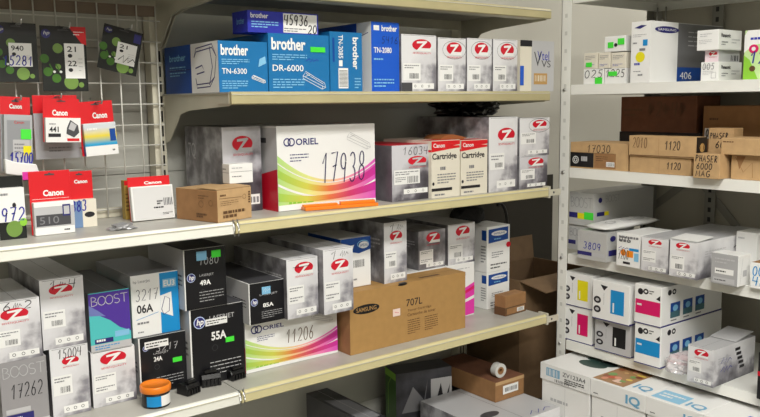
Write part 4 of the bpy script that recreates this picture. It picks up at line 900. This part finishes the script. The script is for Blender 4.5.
k8 = carton('brown_carton', 'small brown carton marked PHASER 60 behind the plain brown one', 'carton', 'R', 708, 128, 733, R2, .048, yb=175, off=1.165, body=kraft, art=lambda a: (a.pen('front', 'PHASER', .05, .78, .8, .9, ink, .0016, gap=.15), a.pen('front', '60', .3, .58, .65, .72, ink, .0018)))
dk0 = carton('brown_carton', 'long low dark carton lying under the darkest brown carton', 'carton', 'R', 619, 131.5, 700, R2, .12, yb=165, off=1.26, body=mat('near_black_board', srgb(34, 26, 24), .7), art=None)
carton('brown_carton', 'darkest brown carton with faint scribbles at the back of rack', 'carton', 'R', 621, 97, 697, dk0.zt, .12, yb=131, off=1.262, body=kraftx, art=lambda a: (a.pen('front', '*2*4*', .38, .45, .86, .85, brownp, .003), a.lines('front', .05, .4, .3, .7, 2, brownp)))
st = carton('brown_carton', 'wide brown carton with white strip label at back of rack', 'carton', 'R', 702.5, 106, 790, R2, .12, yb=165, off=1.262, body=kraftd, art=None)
mb = MB(); a = Art(mb, st.w, st.d, st.h); f = 'front'; a.lines(f, .08, .76, .26, .84, 1, brownp); lb_ = mb.build('print', st.o)
sub(st, 'white_label', .03, .50, .34, .66, white, extra=lambda a: a.pen('front', '02-7025', .05, .15, .95, .85, ink, .0025, jit=.02))

# ================================================================== rack shelf of grey boxes (R3)
def agb(stk=True, fr=True):
    def A(a):
        a.pen('front', 'BOOST', .05, .55, .95, .85, mgrey, .0008, slant=0, jit=0, gap=.02)
        a.rect('front', .0, .22, .35, .38, navy, 2); a.rect('front', .35, .20, .62, .38, yellow if stk else lgrey, 2); a.rect('front', .62, .20, 1, .42, green if stk else lgrey, 2)
        a.ring('right', .10, .78, .006, navy, .003); a.oval('right', .10, .78, .03, .08, navy, 2); a.pen('right', 'BOOST', .18, .7, .42, .9, mgrey, .0007, slant=0, jit=0, gap=.02); a.rect('right', .05, .30, .17, .42, navy, 2); a.rect('right', .17, .30, .24, .42, yellow, 2)
        a.lines('right', .05, .1, .3, .24, 2, lgrey)
    return A
gbx = mat('warm_grey_board', srgb(186, 186, 184), .4)
gA = carton('toner_box', 'grey round-lettered box mostly hidden at the bottom left of the rack shelf', 'box', 'R', 568.5, 223.5, 590, R3, .22, yb=252, off=1.155, body=gbx, art=agb(False))
carton('toner_box', 'grey round-lettered box with yellow and green label patches', 'box', 'R', 569.5, 191.5, 594, gA.zt, .30, yb=223, off=1.15, body=gbx, mats=dict(top=lgrey), art=agb())
gB = carton('toner_box', 'grey round-lettered box marked in violet, white bag resting on it', 'box', 'R', 577.8, 230, 607, R3, .09, yb=258, off=1.062, body=gbx, art=lambda a: (a.pen('front', 'BOOST', .04, .62, .96, .9, lgrey, .0009, slant=0, jit=0, gap=.02), a.pen('front', '3809', .2, .38, .8, .62, violet, .0018), a.rect('front', .0, .14, .5, .27, navy, 2), a.rect('front', .5, .14, .95, .27, lgrey, 2), a.oval('right', .3, .8, .14, .1, navy, 2), a.rect('right', .1, .2, .9, .4, navy, 2)))
# white padded bag
def pillow(name, size, m, seed=1):
    bm = bmesh.new(); nx, ny = 22, 12
    from mathutils import noise
    grids = []
    for s in (1, -1):
        g = [[None]*(ny+1) for _ in range(nx+1)]
        for i in range(nx+1):
            for j in range(ny+1):
                x, y = i/nx*2-1, j/ny*2-1; e = (1-abs(x)**3)*(1-abs(y)**3); e = max(e, 0)**.5
                z = s*size[2]*e*(1+.35*noise.noise(Vector((x*3, y*3, seed+s))))+.0015*noise.noise(Vector((x*8, y*8, seed)))*(0 if s < 0 else 1)*e
                g[i][j] = bm.verts.new((x*size[0]*(1-.05*abs(y)), y*size[1]*(1-.05*abs(x)), z if z*s > 0 else 0))
        for i in range(nx):
            for j in range(ny):
                q = (g[i][j], g[i+1][j], g[i+1][j+1], g[i][j+1]); bm.faces.new(q if s > 0 else q[::-1])
    bmesh.ops.remove_doubles(bm, verts=bm.verts, dist=1e-5)
    me = bpy.data.meshes.new(name); bm.to_mesh(me); bm.free(); me.materials.append(m)
    for p in me.polygons: p.use_smooth = True
    o = bpy.data.objects.new(name, me); COL.objects.link(o); return o
o = pillow('padded_bag', (.115, .045, .010), mat('white_film', srgb(226, 226, 224), .3)); q = Vector((gB.p.x+.125, gB.p.y-.060, gB.zt+.0145)); o.location = q; o.rotation_euler = (0, math.radians(-2.5), math.radians(-8)); tag(o, 'white padded bag with faint rings lying on the grey round-lettered box', 'bag')
for k in (-.06, 0, .055):
    mb = MB(); mb.tube([(k+.016*math.cos(a_*math.pi/6), -.012+.014*math.sin(a_*math.pi/6), .0112) for a_ in range(13)], .0008, lgrey, 5); mb.build('ring_print', o)
t = carton('toner_box', 'white box with orange patch and handwritten numbers on the rack', 'box', 'R', 616.5, 232.5, 640.5, R3, .15, yb=266, off=1.058, body=white, art=lambda a: (a.lines('front', .1, .72, .95, .94, 2, mgrey, thick=.6), a.rect('front', .45, .3, .72, .5, orange, 2), a.oval('front', .3, .42, .12, .1, orange, 1), a.pen('front', '*', .08, .5, .5, .62, bluink, .0012), a.pen('front', '7200', .08, .22, .52, .5, ink, .0012), a.rect('front', .55, .5, .95, .58, cyan, 2), a.rect('front', .3, .08, .6, .15, ink, 2), a.rect('front', .76, .2, .95, .45, sky, 2), a.text('front', '015', .12, .74, .6, .9, ink, 3)))
t = carton('toner_box', 'grey smoke-print box with red logo next to the orange-patched white box', 'box', 'R', 641.5, 236, 668.8, R3, .33, yb=272, off=1.052, body=smokew, mats=dict(right=smokes, top=lgrey), art=art7q(None, logo=(.25, .72, .75, .95), panel_v=(.28, .62), bar=False))
t = carton('toner_box', 'grey smoke-print box with red logo and raised top flap, right of its twin', 'box', 'R', 669.6, 239, 698, R3, .33, yb=279, off=1.048, body=smokew, mats=dict(right=smokew, top=lgrey), art=lambda a: (art7q(None, logo=(.22, .72, .72, .95), panel_v=(.2, .58))(a), a.pen('right', '*', .5, .6, .8, .8, ink, .002)))
mb = MB(); mb.box((0, 0, 0), (t.w, .07, .0012), white); fl = mb.build('flap', t.o); fl.location = (0, .0, t.h+.0016); fl.rotation_euler.x = math.radians(4)
t = carton('toner_box', 'small grey box with white flap and label standing before the smoke-print boxes', 'box', 'R', 711, 252, 738.5, R3, .055, yb=283, off=1.054, rot=-2, body=mat('silver_grey_board', srgb(168, 168, 170), .4), mats=dict(right=white, top=white), art=lambda a: (a.rect('front', .15, .34, .85, .52, white, 1), a.lines('front', .2, .38, .8, .48, 1, ink, 2), a.rect('front', .1, .05, .9, .22, lgrey, 1), a.lines('front', .15, .1, .85, .18, 1, dgrey, 2), a.lines('front', .15, .66, .9, .88, 2, lgrey), a.rect('right', .4, .3, .7, .5, lgrey, 1), a.line('right', [(.2, .1), (.35, .9)], .001, lgrey)))
carton('small_box', 'plain white box standing at the back of the rack shelf', 'box', 'R', 735.5, 231, 757, R3, .07, yb=275, off=1.22, body=white, art=lambda a: (art_seam(a), a.lines('front', .1, .8, .6, .9, 1, lgrey)))
carton('small_box', 'white box with blue handwriting cut by the right edge', 'box', 'R', 751, 262, 782, R3, .06, yb=284, off=1.075, body=white, mats=dict(top=kraftd), art=lambda a: (a.pen('front', '005', .05, .5, .6, .85, cyan, .002), a.pen('front', '46', .05, .1, .5, .45, cyan, .002)))

# ================================================================== rack shelf of colour boxes (R4)
def colbox(m, side=False, wide=False):
    def A(a):
        f = 'front'
        if wide:
            a.rect(f, .04, .26, .96, .62, m, 1); a.lines(f, .1, .44, .4, .52, 1, white, 2, thick=.6); a.oval(f, .22, .82, .1, .08, ink, 1); a.oval(f, .42, .84, .1, .07, ink, 1); a.oval(f, .42, .84, .05, .03, white, 2); a.lines(f, .55, .78, .72, .9, 2, ink); a.poly(f, [(.8, .7), (.95, .8), (.95, .66)], ink, 1)
        else:
            a.rect(f, .50, .22, .86, .82, m, 1); a.rect(f, .56, .26, .60, .5, white, 2); a.poly(f, [(.22, .9), (.42, .88), (.32, .76)], ink, 1)
            for v in (.5, .26): a.oval(f, .14, v, .1, .09, ink, 1); a.oval(f, .14, v, .05, .04, lgrey, 2)
            a.line(f, [(.32, .7), (.32, .4)], .0008, mgrey)
        s = 'right'
        for k in range(3):
            u = .14+.20*k; a.rect(s, u, .18, u+.15, .56, dkblue, 1); a.rect(s, u, .18, u+.15, .34, mat('teal_photo_print', srgb(70, 110, 120), .4), 2); a.oval(s, u+.075, .42, .04, .08, sky, 3); a.rect(s, u+.01, .1, u+.1, .13, mgrey, 1)
        a.oval(s, .12, .84, .03, .07, ink, 1); a.oval(s, .19, .84, .03, .07, ink, 1); a.oval(s, .19, .84, .015, .03, white, 2)
        a.rect(s, 0, .0, 1, .04, navy, 1); a.rect(f, 0, .0, 1, .025, navy, 1)
    return A
q1 = carton('toner_box', 'white box with magenta patch at the lower left of rack', 'box', 'R', 562.8, 303.5, 592.5, R4, .28, yb=338.5, off=1.096, body=white, art=colbox(magenta))
q2 = carton('toner_box', 'white box with yellow patch standing on the small magenta-patched box', 'box', 'R', 563.5, 271, 592.5, q1.zt, .28, yb=304, off=1.094, body=white, art=colbox(yellow))
q3 = carton('toner_box', 'white box with black patch on the rack under the cyan-patched box', 'box', 'R', 595, 316.5, 631.5, R4, .28, yb=349, off=1.085, body=lgrey, art=colbox(black))
carton('toner_box', 'white box with tall cyan patch standing on the black-patched box', 'box', 'R', 592.5, 279, 630, q3.zt, .28, yb=317, off=1.068, body=white, art=colbox(cyan))
q4 = carton('toner_box', 'large white box with wide cyan patch under the magenta-patched twin', 'box', 'R', 634.5, 322, 661.5, R4, .30, yb=362, off=1.07, body=white, art=colbox(cyan, wide=True))
carton('toner_box', 'large white box with wide magenta patch topping its cyan-patched twin', 'box', 'R', 634.5, 283, 662, q4.zt, .30, yb=322, off=1.068, body=white, art=colbox(magenta, wide=True))
t = carton('toner_box', 'grey smoke-print box with red logo lying on the lowest open rack shelf', 'box', 'R', 687.5, 344, 714, R4, .20, yb=387.5, off=1.045, body=smokew, mats=dict(right=smokew, top=lgrey), art=lambda a: (art7q(None, logo=(.25, .68, .8, .95), panel_v=(.3, .62))(a), a.pen('right', '*', .15, .5, .4, .75, bluink, .0014), a.pen('right', '*', .15, .3, .42, .5, bluink, .0014), [a.rect('right', .5+.03*k, .78-.13*k, .62+.03*k, .86-.13*k, ink, 2) for k in range(5)]))
mb = MB(); mb.box((0, 0, 0), (t.w, .09, .0012), lgrey); fl = mb.build('flap', t.o); fl.location = (0, .1, t.h+.0016); fl.rotation_euler.x = math.radians(7)
film = mat('clear_film', srgb(232, 226, 228), .12, alpha=.55)
o = blob('plastic_bag', (1.10, -.384, R4+.001), (.045, .036, .030), film, 7.7, .35, 4); tag(o, 'crumpled clear plastic bag between colour boxes and smoke-print box', 'bag')
t = carton('small_box', 'pale pink and white box inside the crumpled clear bag', 'box', 'R', 668, 347, 688, R4+.004, .05, yb=368, off=1.085, rot=6, body=white, mats=dict(top=mat('pale_red_board', srgb(226, 170, 176), .4)), art=lambda a: (a.rect('front', .0, .55, 1, .8, mat('pale_red_board', srgb(226, 170, 176), .4), 1),), h=.03)
carton('dark_carton', 'black upright box cut by the right edge on lowest open rack shelf', 'box', 'R', 757.5, 352, 790, R4, .12, yb=400, off=1.06, body=blackbox, art=lambda a: a.rect('front', .0, .5, .2, .6, red, 1))

# ================================================================== white office paper cartons in front of the rack
CZ = .708; CX = hit(540.2, 361.4, (0, 0, CZ), Vector((0, 0, 1))).x
ye = [hit(x, y, (CX, 0, 0), Vector((1, 0, 0))).y for x, y in ((540.2, 361.4), (590, 376), (645.5, 391.5), (703, 411), (765, 436))]
iqb = mat('pale_blue_grey_print', srgb(110, 170, 205), .4); food = None
def paper_carton(y0, y1, label, art, lidart=None, d=.30):
    w = y0-y1-.004; root = empty('paper_carton', (CX+.003, y0-.002, CZ-.24), -math.pi/2); tag(root, label, 'carton', None)
    hb = CZ-.0015; zl = CZ-.24
    mb = MB(); mb.box((.002, .002, zl+.001), (w-.002, d-.002, hb-.003), white)
    a = Art(mb, w, d, hb); a.F['front'] = (a.F['front'][0]+Vector((0, .002, 0)), *a.F['front'][1:])
    a.line('front', [(.5, .68), (.5, .92)], .0008, lgrey, 1); a.lines('front', .2, .84, .8, .87, 1, lgrey)
    o_ = mb.build('body', root, bevel=.0015); o_.location.z = -(CZ-.24)
    mb = MB(); lh = .048; mb.box((-.0015, -.0015, hb-lh), (w+.0015, d+.0015, hb), white)
    a = Art(mb, w, d, hb)
    a.F['front'] = (Vector((0, -.0015, hb-lh)), Vector((1, 0, 0)), Vector((0, 0, 1)), w, lh, Vector((0, -1, 0)))
    art(a); o_ = mb.build('lid', root, bevel=.0015); o_.location.z = -(CZ-.24)
    return root, w, hb, d
def P1(a):
    a.rect('front', .12, .3, .4, .8, iqb, 1); a.bars('front', .14, .34, .38, .76, white, 8, 2); a.text('front', 'ZV123A4', .46, .55, .92, .8, dgrey, 2); a.lines('front', .5, .1, .9, .45, 3, ink, thick=.5); a.bars('front', .3, .05, .6, .22, ink, 9)
def P1t(a): pass
def pic(a, u0, v0, u1, v1):
    pass
veg = [(srgb(44, 70, 64), (.62, .55, .26, .16)), (srgb(36, 56, 54), (.8, .72, .16, .12)), (srgb(60, 90, 84), (.5, .75, .14, .08))]
def P1a(a):
    P1(a)
    for k, (c, (u, v, ru, rv)) in enumerate(veg): a.oval('top', u, v*.6, ru, rv*.6, mat('leaf_print_%d' % k if False else 'dark_leaf_print_'+'abc'[k], c, .4), 1+k)
cols = [srgb(206, 170, 120), srgb(120, 62, 40), srgb(226, 196, 90), srgb(220, 150, 120), srgb(150, 90, 60), srgb(120, 160, 90), srgb(235, 200, 180), srgb(200, 90, 60)]
def P2(a):
    a.lines('front', .06, .14, .2, .28, 1, dgrey); a.text('front', 'IQ', .66, .12, .92, .72, iqb, 2, .03)
    a.rect('top', .0, .02, .58, .62, mat('brown_food_print', srgb(170, 130, 90), .4), 1); r = random.Random(5)
    for k in range(26): a.oval('top', r.uniform(.08, .5), r.uniform(.06, .56), r.uniform(.04, .09), r.uniform(.02, .05), mat('food_print_'+'abcdefgh'[k % 8], cols[k % 8], .4), 2+k*.1, 10)
    a.text('top', 'IQ', .66, .06, .95, .2, iqb, 2, .02)
def P3(a):
    a.lines('front', .08, .14, .24, .26, 1, dgrey); a.rect('top', .04, .03, .56, .25, mat('sky_blue_print', srgb(140, 195, 225), .4), 1); a.lines('top', .1, .08, .5, .2, 2, white, 2, thick=.5)
    a.text('top', 'IQ', .62, .03, .94, .16, iqb, 2, .02); a.text('front', 'IQ', .68, .12, .92, .7, iqb, 2, .03)
def P4(a): a.lines('front', .08, .14, .24, .26, 1, dgrey); a.rect('top', .5, .05, .9, .25, brblue, 1)
paper_carton(ye[0], ye[1], 'white lidded paper carton with printed shipping label, furthest left', P1a)
paper_carton(ye[1], ye[2], 'white lidded paper carton with food picture on its lid', P2)
paper_carton(ye[2], ye[3], 'white lidded paper carton with light blue panel on its lid', P3)
paper_carton(ye[3], ye[4], 'white lidded paper carton with blue corner, nearest the right edge', P4)
# the lower cartons the upper row stands on
for k in range(4):
    for zb_ in (.0, (CZ-.24)/2):
        hh = (CZ-.24)/2-.001
        w = ye[k]-ye[k+1]-.004; r_ = empty('paper_carton', (CX+.003, ye[k]-.002, zb_), -math.pi/2); tag(r_, 'lower white paper carton standing beneath the lidded row', 'carton', 'lower paper cartons')
        mb = MB(); mb.box((.002, .002, .0005), (w-.002, .272, hh-.05), white); mb.build('body', r_); mb = MB(); mb.box((-.001, -.0015, hh-.0495), (w+.001, .275, hh), white); mb.build('lid', r_, bevel=.0015)
# ================================================================== lights
def ceiling_lamp(x, y, label, power, sy=1.2, sx=.3, rot=0):
    t = empty('ceiling_light', (x, y, 2.74), rot); tag(t, label, 'ceiling light', 'fluorescent ceiling lights')
    mb = MB(); mb.box((-sx/2-.02, -sy/2-.02, -.05), (sx/2+.02, sy/2+.02, .0), rackw); mb.build('housing', t)
    em = bpy.data.materials.get('lamp_tube') or bpy.data.materials.new('lamp_tube'); em.use_nodes = True
    b = em.node_tree.nodes['Principled BSDF']; b.inputs['Emission Color'].default_value = (1, .98, .93, 1); b.inputs['Emission Strength'].default_value = 4
    mb = MB(); mb.box((-sx/2, -sy/2, -.058), (sx/2, sy/2, -.0505), em); mb.build('diffuser', t)
    ld = bpy.data.lights.new('lamp', 'AREA'); ld.shape = 'RECTANGLE'; ld.size = sx; ld.size_y = sy; ld.energy = power; ld.color = (1, .975, .92)
    lo = bpy.data.objects.new('lamp', ld); COL.objects.link(lo); lo.parent = t; lo.location = (0, 0, -.065)
ceiling_lamp(-.30, -1.35, 'long white ceiling lamp over the aisle in front of the shelves', LP[0], sx=1.2, sy=.3)
ceiling_lamp(-.6, -2.7, 'long white ceiling lamp further back over the aisle', LP[1], sx=1.2, sy=.3)
ceiling_lamp(2.3, -.5, 'added ceiling lamp behind the steel rack, brightening the back wall', LP[2], sx=.3, sy=1.2)  # unseen lamp, added so the wall beyond the rack is lit
w = bpy.data.worlds.new('world'); SC.world = w; w.use_nodes = True
w.node_tree.nodes['Background'].inputs[0].default_value = (.9, .95, 1, 1); w.node_tree.nodes['Background'].inputs[1].default_value = .03
